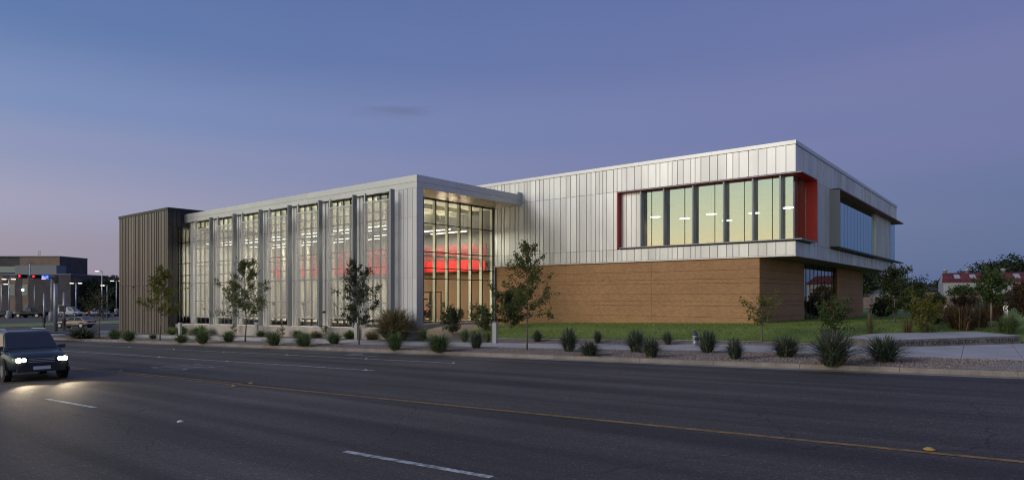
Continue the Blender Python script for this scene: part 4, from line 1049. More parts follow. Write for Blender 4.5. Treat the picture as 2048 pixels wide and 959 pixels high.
sg = obox(.75, 1.68, 4.35, 4.98, .2, .34).build('street_sign', m_blk, t)
obox(.8, 1.63, 4.39, 4.94, .345, .35).build('sign_face', e_blue, sg)
for a, b, z0, z1 in ((1.5, 1.56, 4.8, 4.86), (1.4, 1.44, 4.78, 4.87), (.9, 1.06, 4.83, 4.88), (1.45, 1.55, 4.6, 4.74), (1.32, 1.42, 4.6, 4.7), (1.2, 1.29, 4.6, 4.7), (1.08, 1.16, 4.6, 4.76), (.94, 1.04, 4.6, 4.68)):
    obox(a, b, z0, z1, .352, .356).build('sign_mark', e_signw, sg)
q = obox(1.15, 1.58, 4.42, 4.50, .352, .356); q2 = obox(1.3, 1.48, 4.50, 4.55, .352, .356); q.add(q2.v, q2.f); q.build('sign_mark', e_orange, sg)
def ped_pole(x, y, z, h, label, off):
    t = thing('signal_post', label, 'signal post', (x, y, z), VA, 'crossing posts at the corner')
    MB().tube([(0, 0, -.1), (0, 0, h)], [.15, .12], 10).build('post', m_alu, t, True, False); MB().lathe([(.13, h), (.04, h + .08)], 10).build('cap', m_alu, t, False, False)
    MB().box(off - .3, off + .3, -.15, .2, h * .50, h * .66).build('crossing_signal', m_blk, t, False, False)
    MB().box(-.14, .14, -.17, .14, .7, 1.5).build('push_button', m_blks, t, False, False)
ped_pole(29.34, 108.2, -2.06, 4.8, 'white crossing post with a black signal box, left of the signal mast', -.45)
ped_pole(27.77, 94.67, -1.97, 4.8, 'white crossing post in front of the white van, right of the signal mast', -.2)
def lot_light(x, y, z, h, label, heads, base=True, cross=False, lit=True):
    t = thing('lot_light', label, 'lamp post', (x, y, z), VA, 'parking lot lamp posts')
    if base: MB().lathe([(.42, -.2), (.42, 1.5), (.36, 1.58)], 12).build('footing', m_conc, t, True, False)
    MB().tube([(0, 0, 0), (0, 0, h)], [.13, .09], 8).build('pole', m_alu, t, True, False)
    for sgn in heads:
        MB().tube([(0, 0, h - .05), (sgn * .9, 0, h + .05)], .05, 6).build('bracket', m_alu, t, False, False)
        hd = MB().box(sgn * .95 - .3, sgn * .95 + .3, -.25, .25, h - .02, h + .14).build('lamp_head', m_alu, t, False, False)
        if lit: MB().box(sgn * .95 - .26, sgn * .95 + .26, -.26, .2, h - .10, h - .025).build('lens', e_lamp, hd, False, False)
    if cross:
        MB().tube([(-1.6, 0, h + .75), (1.4, 0, h + .7)], .07, 5).build('cross_arm', m_barkd, t, False, False); MB().tube([(0, 0, h), (0, 0, h + 1.3)], .1, 6).build('pole_top', m_barkd, t, False, False)
lot_light(40.87, 180.2, -2.1, 7.2, 'lit lamp post at the left edge of the picture', (1,), False)
lot_light(37.3, 159.2, -2.1, 7.9, 'two-headed lit lamp post on a concrete footing, far left', (-1, 1))
lot_light(47.9, 183.6, -2.1, 7.0, 'plain grey lamp pole before the campus building wall', (), False)
lot_light(39.1, 140.0, -2.1, 8.2, 'lamp pole on a concrete footing behind the signal mast', ())
lot_light(51.35, 167.2, -2.1, 7.4, 'two-headed lit lamp post at the right corner of the campus building', (-1, 1), True, True)
lot_light(48.9, 144.6, -2.1, 9.5, 'tallest single-headed lit lamp post left of the bronze tower', (-1,), False)
lot_light(53.1, 154.1, -2.1, 6.8, 'short single-headed lit lamp post before the dark trees', (-1,), False)
lot_light(58.5, 164.2, -2.1, 8.0, 'two-headed lit lamp post closest to the bronze tower, with a footing', (-1, 1), True, True)
def bar(q, a, b, r): q.tube([a, b], r, 5)
t = thing('handrail', 'pale metal handrail of the ramp left of the bronze tower', 'handrail', (*XY(95, 38), zsc(95, 38)))
def HR(s, c, h): return (*XY(s, c), zsc(s, c) + h)
MB().tube([HR(99, 36.2, 0), HR(99, 36.2, .55), HR(93, 40.5, 1.05), HR(90, 46, 1.05)], .05, 5).build('top_rail', m_alu, t)
MB().tube([HR(93, 40.5, 0), HR(93, 40.5, 1.05)], .05, 5).build('rail_post', m_alu, t)
MB().tube([HR(91, 43.5, 0), HR(91, 43.5, 1.05)], .05, 5).build('rail_post', m_alu, t)
tree('hedge_plant', 'small dark bush on the verge at the left edge', 'shrub', *XY(121, 24.5), 1.6, 3.0, .1, 700, .16, m_leafB, 33, gaps=.05)

# ------------------------------------------------------------------ vehicles
def car(label, loc, rz, paint, kind='sedan', cat='car', lights=False, group=None, tilt=0.0, scale=1.0, name=None, tail=False):
    t = thing(name or {'sedan': 'sedan', 'suv': 'sport_utility_car', 'pickup': 'pickup_truck', 'van': 'delivery_van'}[kind], label, cat, loc, rz, group)
    t.rotation_euler = (0, tilt, rz); t.scale = (scale,) * 3
    spec = {
     'sedan': dict(st=[(-2.32, .66, .48, .84), (-2.26, .80, .34, .98), (-1.9, .88, .24, 1.02), (-1.3, .91, .2, 1.0), (-.5, .915, .19, .97), (.4, .915, .19, .94), (1.0, .91, .2, .92), (1.6, .89, .21, .85), (2.05, .83, .24, .76), (2.25, .74, .30, .66), (2.33, .60, .40, .56)],
                   gb=(-1.95, 1.08, .80), gt=(-1.05, .12, .60), roof=1.46, wb=1.38, r=.33),
     'pickup': dict(st=[(-2.9, .90, .55, 1.12), (-2.85, .96, .45, 1.18), (-1.5, .98, .38, 1.18), (-.4, .98, .36, 1.16), (.8, .98, .36, 1.15), (1.3, .97, .36, 1.14), (2.4, .95, .38, 1.08), (2.75, .90, .42, 1.0), (2.9, .82, .5, .92)],
                    gb=(-.75, 1.35, .86), gt=(-.55, .55, .70), roof=1.92, wb=1.75, r=.42),
     'suv': dict(st=[(-2.36, .78, .58, 1.0), (-2.3, .89, .44, 1.1), (-1.9, .94, .33, 1.13), (-1.0, .955, .29, 1.11), (0, .955, .28, 1.09), (.9, .955, .28, 1.08), (1.45, .945, .29, 1.06), (1.95, .915, .31, 1.0), (2.2, .86, .35, .93), (2.34, .76, .42, .82), (2.38, .66, .5, .72)],
                 gb=(-2.26, 1.2, .87), gt=(-1.95, .38, .71), roof=1.76, wb=1.42, r=.37),
     'van': dict(st=[(-2.2, .84, .45, 1.05), (-2.15, .88, .34, 1.1), (-1.2, .90, .25, 1.1), (0, .91, .25, 1.08), (.9, .91, .25, 1.05), (1.6, .88, .26, .98), (2.05, .80, .3, .85), (2.2, .66, .38, .7)],
                 gb=(-2.14, 1.45, .84), gt=(-2.05, .55, .76), roof=1.86, wb=1.45, r=.33)}[kind]
    b = MB(); st = spec['st']; rings = []
    for x, wv, z0, z1 in st:
        half = [(0, z0), (wv * .82, z0), (wv * .97, z0 + .12), (wv, (z0 + z1) / 2 + .04), (wv * .965, z1 - .08), (wv * .86, z1), (wv * .5, z1 + .03), (0, z1 + .04)]
        ring = half + [(-y, z) for y, z in half[-2:0:-1]]
        rings.append(len(b.v)); b.v += [(x, y, z) for y, z in ring]
    n = 14
    for i in range(len(st) - 1):
        for k in range(n): b.f.append((rings[i] + k, rings[i] + (k + 1) % n, rings[i + 1] + (k + 1) % n, rings[i + 1] + k))
    b.f.append(tuple(rings[0] + k for k in range(n))[::-1]); b.f.append(tuple(rings[-1] + k for k in range(n)))
    body = b.build('body', paint, t, True, False); sb = body.modifiers.new('sub', 'SUBSURF'); sb.levels = 1; sb.render_levels = 2
    zb = st[len(st) // 2][3] + .0; (r0, f0, w0), (r1, f1, w1), zr = spec['gb'], spec['gt'], spec['roof']
    q = MB()
    lo = [(r0, -w0, zb), (f0, -w0 * .96, zb), (f0, w0 * .96, zb), (r0, w0, zb)]
    hi = [(r1, -w1, zr - .05), (f1, -w1, zr - .05), (f1, w1, zr - .05), (r1, w1, zr - .05)]
    rf = [(r1 + .15, -w1 * .8, zr), (f1 - .15, -w1 * .8, zr), (f1 - .15, w1 * .8, zr), (r1 + .15, w1 * .8, zr)]
    q.add(lo + hi + rf, [(0, 1, 5, 4), (1, 2, 6, 5), (2, 3, 7, 6), (3, 0, 4, 7), (4, 5, 9, 8), (5, 6, 10, 9), (6, 7, 11, 10), (7, 4, 8, 11), (8, 9, 10, 11)])
    cbn = q.build('cabin', paint, t, False, False); bv_ = cbn.modifiers.new('bevel', 'BEVEL'); bv_.width = .05; bv_.segments = 3
    V = Vector
    def inset(a, b_, c, d, e, u0=0.0, u1=1.0, v0=.1, v1=.92):
        A, B, C_, Dv = map(V, (a, b_, c, d)); nrm = (B - A).cross(Dv - A).normalized() * e
        def pt(u, v): return (A.lerp(B, u)).lerp(Dv.lerp(C_, u), v) + nrm
        return MB().add([pt(u0, v0), pt(u1, v0), pt(u1, v1), pt(u0, v1)], [(0, 1, 2, 3)])
    inset(lo[1], lo[2], hi[2], hi[1], .012, .06, .94).build('windscreen', m_cglass, t, False, False)
    if kind != 'van': inset(lo[3], lo[0], hi[0], hi[3], .012, .06, .94).build('rear_window', m_cglass, t, False, False)
    else: inset(lo[3], lo[0], hi[0], hi[3], .012, .12, .45, .35, .8).build('rear_window', m_cglass, t, False, False)
    spl = ((.10, .50), (.54, .93)) if kind != 'van' else ((.68, .93),)
    if kind == 'suv': spl = ((.05, .28), (.31, .60), (.63, .95))
    if kind == 'pickup': spl = ((.08, .46), (.50, .92))
    for u0, u1 in spl:
        inset(lo[0], lo[1], hi[1], hi[0], .012, u0, u1).build('side_window', m_cglass, t, False, False)
        inset(lo[2], lo[3], hi[3], hi[2], .012, 1 - u1, 1 - u0).build('side_window', m_cglass, t, False, False)
    rr = spec['r']; fx_, fw, fz0, fz1 = st[-3]; bx_, bw_, bz0, bz1 = st[1]
    for sx_ in (-1, 1):
        for sy in (-1, 1):
            yy = sy * (st[len(st) // 2][1] - .10); wx = sx_ * spec['wb']
            MB().tube([(wx, yy - .02 * sy, rr + .02), (wx, yy + .108 * sy, rr + .02)], rr * 1.16, 18).build('wheel_arch', m_blk, t, False, False)
            wl = MB().tube([(wx, yy - .12 * sy, rr), (wx, yy + .118 * sy, rr)], rr, 18).build('wheel', m_tyre, t, False, False)
            rimq = MB().tube([(wx, yy + .10 * sy, rr), (wx, yy + .126 * sy, rr)], rr * .62, 10)
            rimq.build('rim', m_rim, wl, False, False)
    hz = fz1 - .12
    for sy in (-1, 1):
        q = MB(); yo = fw * .94 * sy; yi = fw * .52 * sy; xf = st[-2][0] + .05; xs_ = st[-3][0] + .02
        q.hexa([(xs_, yo * 1.02, hz - .12), (xf + .01, yo * .93, hz - .12), (xf + .10, yi, hz - .12), (xs_, yi, hz - .12)][::sy], [(xs_ - .12, yo * 1.0, hz + .05), (xf - .03, yo * .91, hz + .04), (xf + .04, yi, hz + .04), (xs_ - .1, yi, hz + .05)][::sy])
        hl_ = q.build('headlight', m_cglass if lights else m_lens, t, False, False)
        if lights:
            for yy, r_ in ((fw * .80 * sy, .085), (fw * .62 * sy, .07)): MB().tube([(xf + .02, yy, hz - .035), (xf + .085, yy, hz - .035)], r_, 14).build('bulb', e_head, hl_, False, False)
        MB().box(bx_ - .05, bx_ + .12, min(sy * bw_ * .62, sy * bw_ * .99), max(sy * bw_ * .62, sy * bw_ * .99), bz1 - .28, bz1 - .08).build('tail_light', m_tail, t, False, False)
        MB().box(f0 - .35, f0 - .15, min(sy * .86, sy * 1.06), max(sy * .86, sy * 1.06), zb + .02, zb + .16).build('mirror', paint, t, False, False)
        MB().box(-.1, .08, min(sy * st[len(st)//2][1] * .985, sy * st[len(st)//2][1] * 1.012), max(sy * st[len(st)//2][1] * .985, sy * st[len(st)//2][1] * 1.012), zb - .17, zb - .13).build('door_handle', m_alu, t, False, False)
    MB().box(st[-1][0] - .14, st[-1][0] + .02, -.45, .45, .34, .5).build('grille', m_blk, t, False, False)
    MB().box(st[-1][0] + .0, st[-1][0] + .03, -.26, .26, .38, .46).build('plate', m_alu, t, False, False)
    if kind == 'suv':
        for sy in (-1, 1):
            for x in (.86, -.22, -1.22): MB().box(x - .008, x + .008, min(sy * .90, sy * .957), max(sy * .90, sy * .957), .42, 1.06).build('door_seam', m_blk, t, False, False)
            MB().box(-2.1, 2.0, min(sy * .90, sy * .962), max(sy * .90, sy * .962), .26, .42).build('side_sill', m_blks, t, False, False)
            MB().tube([(-1.85, sy * .62, zr + .07), (.2, sy * .62, zr + .07)], .022, 6).build('roof_rail', m_alu, t, False, False)
            MB().tube([(2.30, sy * .62, .50), (2.36, sy * .62, .50)], .075, 10).build('fog_lamp', m_lens, t, False, False)
        MB().box(2.28, 2.42, -.72, .72, .34, .62).build('bumper', m_blks, t, False, False)
        ug = MB().box(2.30, 2.40, -.42, .42, .66, .84).build('upper_grille', m_blk, t, False, False)
        for z in (.69, .75, .81): MB().box(2.36, 2.415, -.40, .40, z - .012, z + .012).build('grille_bar', m_alu, ug, False, False)
        MB().box(2.42, 2.435, -.26, .26, .42, .54).build('number_plate', m_lens, t, False, False)
    if kind == 'pickup':
        MB().box(-2.8, -.85, -.82, .82, 1.19, 1.21).build('bed_cover', m_blk, t, False, False)
    if lights:
        for sy in (-1, 1):
            ld = bpy.data.lights.new('headlamp_beam', 'SPOT'); ld.energy = 260; ld.color = (1, .80, .52); ld.spot_size = math.radians(46); ld.spot_blend = .8; ld.shadow_soft_size = .06
            o = bpy.data.objects.new('headlamp_beam', ld); o.location = (st[-1][0] + .12, sy * .62, .62); o.rotation_euler = (0, math.radians(-84), 0); link(o, t, False)
    return t
roadang = _a
def on_road(s, c): return (*XY(s, c), gs(s))
car('blue-grey sport utility car with lit headlights coming down the near lane at the left', on_road(29.7, 9.3), roadang + math.pi - .10, PAINT('paint_bluegrey', (.050, .068, .078)), 'suv', lights=True, tilt=GR)
HL = math.radians(128.95)
car('gold-beige sedan turning at the corner, behind the signal mast', (31.9, 104.3, -2.02), HL, PAINT('paint_beige', (.36, .28, .20), .5), scale=1.06, lights=False)
PK = 'vehicles parked in the lot'
car('black pickup truck parked before the campus building', (41.9, 162.9, -2.1), HL, PAINT('paint_black', (.012, .012, .016)), 'pickup', 'truck', group=PK, scale=1.1)
car('white delivery van parked in the lot', (50.6, 168.2, -2.1), HL + math.pi, PAINT('paint_white', (.62, .62, .66), .05), 'van', 'van', group=PK, scale=1.08)
car('black car parked at the left edge behind a lamp footing', (38.2, 167.6, -2.1), HL, bpy.data.materials['paint_black'], group=PK)
car('dark blue car parked just left of the black pickup', (43.2, 171.0, -2.1), HL + .5, PAINT('paint_navy', (.015, .02, .04)), group=PK)
car('red car parked right behind the white van', (57.0, 173.0, -2.1), HL + 1.2, PAINT('paint_red', (.28, .015, .015)), group=PK)
car('white car parked left of the dark sapling', (55.6, 168.5, -2.1), HL + 2.2, bpy.data.materials['paint_white'], group=PK)
car('silver car parked behind the dark sapling', (56.2, 164.6, -2.1), HL + 2.2, PAINT('paint_silver', (.42, .42, .44), .6), group=PK)
car('dark car parked nearest to the bronze tower', (58.2, 161.0, -2.1), HL + 2.0, bpy.data.materials['paint_black'], group=PK)

# ------------------------------------------------------------------ campus building at the left
cx_, cy_ = BR(-.6824, 170); m_cbr = M('campus_dark_brick', (.090, .080, .083), .9, var=.12, scale=.6, fine=.15, fscale=6); m_ctan = M('campus_tan_brick', (.27, .19, .14), .9, var=.1, scale=.6); m_cmet = M('campus_metal', (.17, .19, .23), .45, metal=.4)
m_cgl = M('campus_glass', (.06, .20, .22), .1, spec=.8)
cb = thing('campus_building', 'dark brick campus building with tan strips and teal windows at the far left', 'building', (cx_, cy_, -2.2), VA)
K = 170 / 1294
def LXc(px_): return (px_ - 141) * K
wall = MB(); xs_ = [(-75, -22, 't'), (-22, -13, 'd'), (-13, 4, 't'), (4, 17, 'd'), (17, 30, 't'), (30, 43, 'd'), (43, 56, 't'), (56, 141, 'd')]
wall.box(LXc(-75), 0, .3, 16, -.5, 10.2); wo_ = wall.build('wall', m_cbr, cb, False, False)
for a, b_, k_ in xs_: MB().box(LXc(a) + .02, LXc(b_) - .02, .1 if k_ == 'd' else .18, .3, -.5, 10.2).build('brick_strip', m_cbr if k_ == 'd' else m_ctan, wo_, False, False)
for a, b_ in ((-13, 4), (17.5, 29.5), (43.5, 55.5)):
    wn = MB().box(LXc(a) + .05, LXc(b_) - .05, .10, .17, 4.7, 7.5).build('window', m_alu, cb, False, False); MB().box(LXc(a) + .12, LXc(b_) - .12, .06, .099, 5.3, 7.45).build('pane', m_cgl, wn, False, False); MB().box(LXc(a) + .12, LXc(b_) - .12, .06, .099, 4.75, 5.22).build('pane', m_cgl, wn, False, False)
for a, b_ in ((48.5, 55.5), (115, 124)):
    MB().box(LXc(a), LXc(b_), .04, .098, -.2, 2.3).build('door', m_cmet, cb, False, False)
MB().box(LXc(-75), .06, .04, 16, 10.2, 10.42).build('parapet', m_cmet, cb, False, False)
MB().box(LXc(-75), LXc(95), 5, 16, 10.42, 15.2).build('upper_block', m_cbr, cb, False, False)
MB().box(LXc(12), LXc(94), 4.7, 5, 10.42, 15.1).build('upper_block_front', m_ctan, cb, False, False)
MB().box(LXc(-75), LXc(95.3), 4.6, 16.1, 15.2, 15.4).build('upper_cap', m_cmet, cb, False, False)
MB().box(LXc(17), LXc(101), 2.2, 6, 10.43, 12.75).build('penthouse', m_cmet, cb, False, False)
MB().box(LXc(-40), LXc(9), 4.75, 5, 10.9, 12.6).build('upper_window', m_cgl, cb, False, False)
q = MB()
for x in (32, 36.5): q.tube([(LXc(x), 8, 15.4), (LXc(x), 8, 17.0)], .05, 4)
for z in (15.8, 16.2, 16.6, 16.95): q.tube([(LXc(32), 8, z), (LXc(36.5), 8, z)], .04, 4)
q.build('roof_ladder', m_steel, cb, False, False)
lw = MB().box(LXc(44), LXc(47), -.1, .05, 6.0, 6.5).build('wall_lamp', e_white, cb, False, False)
for i, (px_, dpt, h, wd, l) in enumerate([(128, 215, 9.5, 11, 'dark tree behind the right corner of the campus building'), (152, 196, 9.6, 9, 'dark tree just right of the campus building'), (172, 188, 9.0, 8.5, 'dark round tree behind the red car'), (194, 176, 9.6, 9, 'largest dark tree behind the tall lamp post'), (214, 190, 10.2, 10, 'dark tree behind the short lamp post'), (236, 196, 10.5, 10, 'dark tree half hidden by the bronze tower')]):
    x, y = BR((px_ - 1024) / 1294, dpt); big_tree(l, x, y, -2.2, h, wd, 200 + i, m_leafD, 3600, .34, .06)

# ------------------------------------------------------------------ right: fence, houses, shed, trees
F0, F1 = (122.0, 27.2), (146.0, -2.4)
fn = thing('wooden_fence', 'weathered wooden board fence along the back of the lawn', 'fence', (F0[0], F0[1], .3))
fl = math.hypot(F1[0] - F0[0], F1[1] - F0[1]); fa_ = math.atan2(F1[1] - F0[1], F1[0] - F0[0]); m_fen = M('fence_wood', (.30, .215, .17), .9, orand=.22, var=.15, scale=2)
bm_ = MB().box(0, .27, -.012, .012, 0, 1.92).mesh('board', m_fen); nb = int(fl / .28)
for i in range(nb):
    x = F0[0] + (F1[0] - F0[0]) * i / nb; y = F0[1] + (F1[1] - F0[1]) * i / nb; o = bpy.data.objects.new('board', bm_); o.location = (x, y, zat(x, y) + .02 + .03 * math.sin(i * 1.9)); o.rotation_euler = (0, 0, fa_); link(o, fn)
q = MB()
for z in (.5, 1.6): q.tube([(F0[0] + .1, F0[1] + .1, .45 + z), (F1[0] + .1, F1[1] + .1, .75 + z)], .04, 4)
q.build('fence_rail', m_fen, fn)
# red-roofed shed
sx0, sy0 = BR((1887 - 1024) / 1294, 134); K = 134 / 1294; m_sid = M('shed_siding', (.40, .40, .42), .6, metal=.2, var=.1, scale=.5); m_rroof = M('rusty_roof', (.13, .022, .018), .7, var=.35, scale=.5, stretch=(1, 1, 1))
sh = thing('metal_shed', 'long pale metal shed with rusty red roof behind the fence', 'shed', (sx0, sy0, .5), VA - .5)
Ls = 30; ev = 4.75; rg = 6.75
MB().box(0, Ls, 0, 11, -.3, ev).build('wall', m_sid, sh, False, False)
q = MB()
for x in frange(.2, Ls, .6): q.box(x, x + .06, -.035, -.001, 0, ev - .05)
q.build('siding_rib', m_sid, sh, False, False)
MB().box(-.05, Ls, -.12, -.04, ev - .25, ev + .02).build('eave_board', M('eave_white', (.6, .6, .6), .6), sh, False, False)
for a, b_ in ((1.2, 6.3), (12, 16), (18.5, 24)): MB().box(a, b_, -.06, -.037, .8, ev - .45).build('sliding_door', M('shed_door', (.33, .33, .35), .6), sh, False, False)
q = MB(); q.hexa([(-.3, -.35, ev - .08), (Ls + .3, -.35, ev - .08), (Ls + .3, 5.5, rg - .06), (.35, 5.5, rg - .06)], [(-.3, -.35, ev + .02), (Ls + .3, -.35, ev + .02), (Ls + .3, 5.5, rg + .06), (.35, 5.5, rg + .06)])
rfo = q.build('roof', m_rroof, sh, False, False)
MB().add([(0, 0, ev), (0, 11, ev), (.2, 5.5, rg - .1), (.2, 0, ev), (.2, 11, ev)], [(0, 2, 1), (0, 1, 4, 3), (3, 4, 2), (0, 3, 2), (1, 2, 4)]).build('gable', m_sid, sh, False, False)
MB().hexa([(.35, 5.5, rg - .06), (Ls + .3, 5.5, rg - .06), (Ls + .3, 11.3, ev - .08), (-.3, 11.3, ev - .08)], [(.35, 5.5, rg + .05), (Ls + .3, 5.5, rg + .05), (Ls + .3, 11.3, ev + .02), (-.3, 11.3, ev + .02)]).build('roof_back', m_rroof, sh, False, False)
def slope(x0, x1, y0, y1, up): return MB().hexa([(x0, y0, ev + .0 + (rg - ev) * (y0 + .35) / 5.85 + .03), (x1, y0, ev + (rg - ev) * (y0 + .35) / 5.85 + .03), (x1, y1, ev + (rg - ev) * (y1 + .35) / 5.85 + .03), (x0, y1, ev + (rg - ev) * (y1 + .35) / 5.85 + .03)], [(x0, y0, ev + (rg - ev) * (y0 + .35) / 5.85 + up), (x1, y0, ev + (rg - ev) * (y0 + .35) / 5.85 + up), (x1, y1, ev + (rg - ev) * (y1 + .35) / 5.85 + up), (x0, y1, ev + (rg - ev) * (y1 + .35) / 5.85 + up)])
for x in (2.1, 4.8, 9.4, 12.1, 17.5, 20.2): slope(x, x + 1.0, 1.9, 4.2, .12).build('skylight', M('skylight', (.42, .42, .45), .4) if x < 3 else bpy.data.materials['skylight'], rfo, False, False)
for x in (.75, 4.6, 10.8, 18): MB().lathe([(.3, 0), (.3, .45), (.5, .5), (.5, .75), (.2, .85)], 10, (x, 5.5, rg)).build('roof_vent', m_sid, rfo, True, False)
for x in frange(1, Ls, 1.0): slope(x, x + .06, -.3, 5.4, .075).build('roof_seam', m_rroof, rfo, False, False)
def house(label, px0, px1, dpt, zeave, zr, wcol, rcol, gable=True):
    x, y = BR((px0 - 1024) / 1294, dpt); L = (px1 - px0) * dpt / 1294
    t = thing('house', label, 'house', (x, y, .4), VA, 'houses behind the fence'); mw = M('house_wall', wcol, .8, var=.05); mr_ = M('house_roof', rcol, .9, var=.15, scale=1)
    MB().box(.2, L - .2, 0, 9, -.3, zeave).build('wall', mw, t, False, False)
    if gable:
        MB().add([(.2, 0, zeave), (L - .2, 0, zeave), (L / 2, 0, zr - .15), (.2, 9, zeave), (L - .2, 9, zeave), (L / 2, 9, zr - .15)], [(0, 1, 2), (5, 4, 3), (0, 2, 5, 3), (1, 4, 5, 2)]).build('gable', mw, t, False, False)
        MB().hexa([(-.2, -.4, zeave - .2), (L / 2, -.4, zr - .12), (L / 2, 9.4, zr - .12), (-.2, 9.4, zeave - .2)], [(-.2, -.4, zeave - .02), (L / 2, -.4, zr + .06), (L / 2, 9.4, zr + .06), (-.2, 9.4, zeave - .02)]).hexa([(L / 2, -.4, zr - .12), (L + .2, -.4, zeave - .2), (L + .2, 9.4, zeave - .2), (L / 2, 9.4, zr - .12)], [(L / 2, -.4, zr + .06), (L + .2, -.4, zeave - .02), (L + .2, 9.4, zeave - .02), (L / 2, 9.4, zr + .06)]).build('roof', mr_, t, False, False)
    else:
        MB().hexa([(-.4, -.6, zeave - .05), (L + .4, -.6, zeave - .05), (L - 1, 4.5, zr - .1), (1, 4.5, zr - .1)], [(-.4, -.6, zeave + .1), (L + .4, -.6, zeave + .1), (L - 1, 4.5, zr), (1, 4.5, zr)]).hexa([(1, 4.5, zr - .1), (L - 1, 4.5, zr - .1), (L + .4, 9.6, zeave - .05), (-.4, 9.6, zeave - .05)], [(1, 4.5, zr), (L - 1, 4.5, zr), (L + .4, 9.6, zeave + .1), (-.4, 9.6, zeave + .1)]).build('roof', mr_, t, False, False)
    for k in range(2):
        wn = MB().box(L * (.3 + .35 * k), L * (.3 + .35 * k) + 1.0, -.05, -.002, 1.0, min(2.2, zeave - .3)).build('window', m_alu, t, False, False); MB().box(L * (.3 + .35 * k) + .08, L * (.3 + .35 * k) + .92, -.07, -.052, 1.08, min(2.12, zeave - .38)).build('pane', m_cglass, wn, False, False)
    return t
house('white gabled house just right of the brick end, behind the fence', 1730, 1798, 142, 2.2, 3.4, (.42, .42, .46), (.16, .15, .15))
house('yellow low house with dark roof left of the red-roofed shed', 1812, 1892, 155, 3.3, 4.2, (.42, .30, .12), (.03, .03, .035), False)
TR = 'trees in the distance'
for i, (px_, dpt, h, wd, l, lf, ls) in enumerate([
    (1738, 150, 8.6, 9, 'dark tree behind the white gabled house', m_leafD, .32), (1716, 145, 9, 8, 'dark tree half hidden by the brick end', m_leafD, .32), (1790, 160, 5.6, 6.5, 'mid green tree right of the white gabled house', m_leafB, .28), (1822, 175, 5.2, 7, 'low dark tree left of the yellow house', m_leafD, .3),
    (1860, 185, 5.0, 8, 'low dark tree behind the yellow house', m_leafD, .3), (1882, 180, 6.6, 6, 'small dark tree at the left end of the shed', m_leafD, .3),
    (1935, 190, 9.0, 12, 'dark tree crown low behind the shed ridge', m_leafD, .4), (1975, 180, 11.5, 13, 'large dark tree behind the shed', m_leafD, .4), (2020, 172, 12.6, 14, 'largest dark tree behind the right end of the shed', m_leafD, .4), (2070, 168, 12.0, 13, 'dark tree cut by the right edge behind the shed', m_leafD, .4),
    (1925, 124, 3.7, 6.0, 'wide green bush before the shed wall', m_leafG, .24), (2050, 90, 3.6, 4.5, 'russet tree before the right end of the shed', m_leafR, .22), (1955, 128, 3.6, 3.0, 'green bush rising over the fence before the shed', m_leafB, .2)]):
    x, y = BR((px_ - 1024) / 1294, dpt); big_tree(l, x, y, .4, h, wd, 300 + i, lf, 3400, ls, .05, TR)
# utility wire poles are too thin to matter; hedge line along the fence foot
for i, (px_, dpt, h, wd, l, lf) in enumerate([(1830, 84, 1.2, 2.8, 'dark bush bank on the lawn before the fence, left', m_leafB), (1866, 76, 1.2, 2.2, 'olive bush bank left of the lit lawn bollard', m_leafA), (1928, 78, 1.1, 2.6, 'russet bush bank right of the lit lawn bollard', m_leafR), (1985, 66, 1.3, 2.2, 'dark bush bank behind the right lit bollard', m_leafB), (1770, 60, 1.0, 1.6, 'low dark bush at the foot of the lawn trees', m_leafB)]):
    x, y = BR((px_ - 1024) / 1294, dpt); tree('bush', l, 'shrub', x, y, h, wd, .1, 1500, .15, lf, 400 + i, gaps=.05, group='bushes before the fence', nbr=22)

# ------------------------------------------------------------------ inside the gym
def rack(x, y, rz, label):
    t = thing('squat_rack', label, 'gym rack', (x, y, .3), rz, 'racks behind the glazed end wall'); q = None
    for a in (-.6, .6):
        for b_ in (-.7, .7): MB().box(a - .04, a + .04, b_ - .04, b_ + .04, 0, 2.5).build('upright', m_blks, t, False, False)
        MB().box(a - .035, a + .035, -.66, .66, 2.42, 2.5).build('side_bar', m_blks, t, False, False); MB().box(a - .035, a + .035, -.66, .66, 0, .08).build('foot_bar', m_blks, t, False, False)
    for b_ in (-.7, .7): MB().tube([(-.56, b_, 2.45), (.56, b_, 2.45)], .04, 6).build('top_bar', m_blks, t, False, False)
    br = MB().tube([(-1.05, -.8, 1.35), (1.05, -.8, 1.35)], .016, 6).build('barbell', m_alu, t, False, False)
    for a in (-.85, .85): MB().tube([(a - .05, -.8, 1.35), (a + .05, -.8, 1.35)], .225, 16).build('weight_plate', m_blk, br, False, False)
rack(35.2, 39.6, .0, 'black rack at the left of the glazed end wall'); rack(37.4, 40.2, 0, 'black rack in the middle behind the glazed end wall'); rack(39.4, 41.0, 0, 'black rack at the right, before the inner brick wall')
def treadmill(y, label):
    t = thing('treadmill', label, 'treadmill', (33.4, y, .3), math.pi, 'treadmills behind the sun screens')
    MB().box(-.9, .9, -.4, .4, .05, .2).build('deck', m_blk, t, False, False)
    for b_ in (-.38, .38): MB().tube([(.7, b_, .1), (.85, b_, 1.3)], .04, 6).build('upright', m_blks, t, False, False)
    MB().hexa([(.7, -.42, 1.25), (.95, -.42, 1.25), (.95, .42, 1.25), (.7, .42, 1.25)], [(.78, -.42, 1.55), (.98, -.42, 1.55), (.98, .42, 1.55), (.78, .42, 1.55)]).build('console', m_blk, t, False, False)
for y, l in ((36.9, 'first'), (41.3, 'second'), (45.7, 'third'), (50.2, 'fourth'), (54.6, 'fifth'), (59.2, 'sixth'), (63.6, 'seventh')): treadmill(y, 'dark treadmill behind the %s sun screen from the white pier' % l)
t = thing('weight_machine', 'dark weight machine with round plates at the left of the end glazing', 'gym machine', (35.3, 37.5, .3))
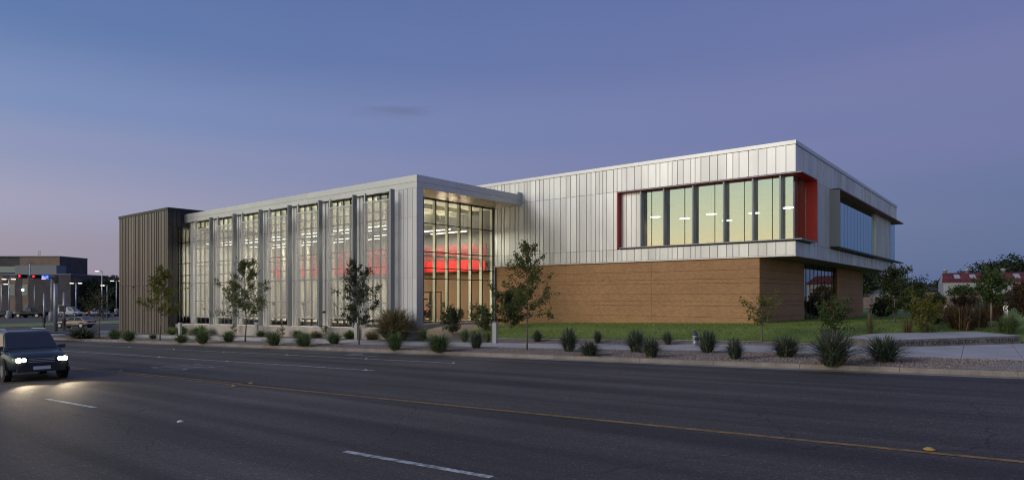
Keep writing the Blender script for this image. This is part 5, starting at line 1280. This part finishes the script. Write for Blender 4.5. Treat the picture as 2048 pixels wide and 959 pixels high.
MB().box(-.7, .7, -.3, .3, 0, .1).box(-.6, -.5, -.1, .1, .1, 1.9).box(-.6, .4, -.05, .05, 1.8, 1.9).build('frame', m_blks, t, False, False)
MB().box(0, .6, -.2, .2, .38, .47).build('seat', m_blk, t, False, False)
for a in (-.25, .3): MB().tube([(a, -.35, .75), (a, -.27, .75)], .24, 16).build('weight_plate', m_blk, t, False, False)
# one visitor in a red shirt, seated at the machine
pt = thing('person', 'person in red shirt seated at the weight machine behind the end glazing', 'person', (35.75, 37.5, .77), math.pi)
def skin(name, vs_, es, rad, mat, par):
    me = bpy.data.meshes.new(name); me.from_pydata(vs_, es, []); me.materials.append(mat); o = bpy.data.objects.new(name, me); link(o, par, False)
    md = o.modifiers.new('skin', 'SKIN'); 
    for v, r in zip(me.skin_vertices[0].data, rad): v.radius = (r, r)
    me.skin_vertices[0].data[0].use_root = True
    s2 = o.modifiers.new('sub', 'SUBSURF'); s2.levels = 1; s2.render_levels = 2; return o
m_skin = M('skin', (.45, .26, .18), .6); m_shirt = M('red_shirt', (.50, .03, .025), .8); m_short = M('dark_shorts', (.03, .03, .04), .8)
bv = [(0, 0, .1), (.02, 0, .32), (.06, 0, .50), (.09, 0, .62), (.10, 0, .70), (.13, 0, .82),
      (.08, .19, .53), (.20, .26, .30), (.42, .20, .34), (.50, .18, .36), (.08, -.19, .53), (.20, -.26, .30), (.42, -.20, .34), (.50, -.18, .36),
      (.08, .10, .08), (.45, .15, .10), (.50, .15, -.32), (.62, .15, -.38), (.08, -.10, .08), (.45, -.15, .10), (.50, -.15, -.32), (.62, -.15, -.38)]
be = [(0, 1), (1, 2), (2, 3), (3, 4), (4, 5), (2, 6), (6, 7), (7, 8), (8, 9), (2, 10), (10, 11), (11, 12), (12, 13), (0, 14), (14, 15), (15, 16), (16, 17), (0, 18), (18, 19), (19, 20), (20, 21)]
brd = [.15, .14, .15, .06, .06, .10, .075, .05, .04, .045, .075, .05, .04, .045, .1, .075, .05, .045, .1, .075, .05, .045]
skin('body', bv, be, brd, m_skin, pt)
skin('shirt', [bv[0], bv[1], bv[2], (.07, 0, .56), bv[6], (.14, .225, .41), bv[10], (.14, -.225, .41)], [(0, 1), (1, 2), (2, 3), (2, 4), (4, 5), (2, 6), (6, 7)], [.17, .16, .172, .10, .095, .08, .095, .08], m_shirt, pt)
skin('shorts', [bv[0], bv[14], (.34, .135, .095), bv[18], (.34, -.135, .095)], [(0, 1), (1, 2), (0, 3), (3, 4)], [.165, .12, .10, .12, .10], m_short, pt)
rs_ = np.random.default_rng(5); V_, F_ = leaf_quads([(.115 + .095 * a, .1 * b_, .845 + .11 * abs(c)) for a, b_, c in (lambda v: v / np.linalg.norm(v, axis=1)[:, None])(rs_.normal(size=(140, 3)))], .035, rs_); m = MB(); m.v = V_; m.f = F_; m.build('hair', m_blk, pt, False, False)
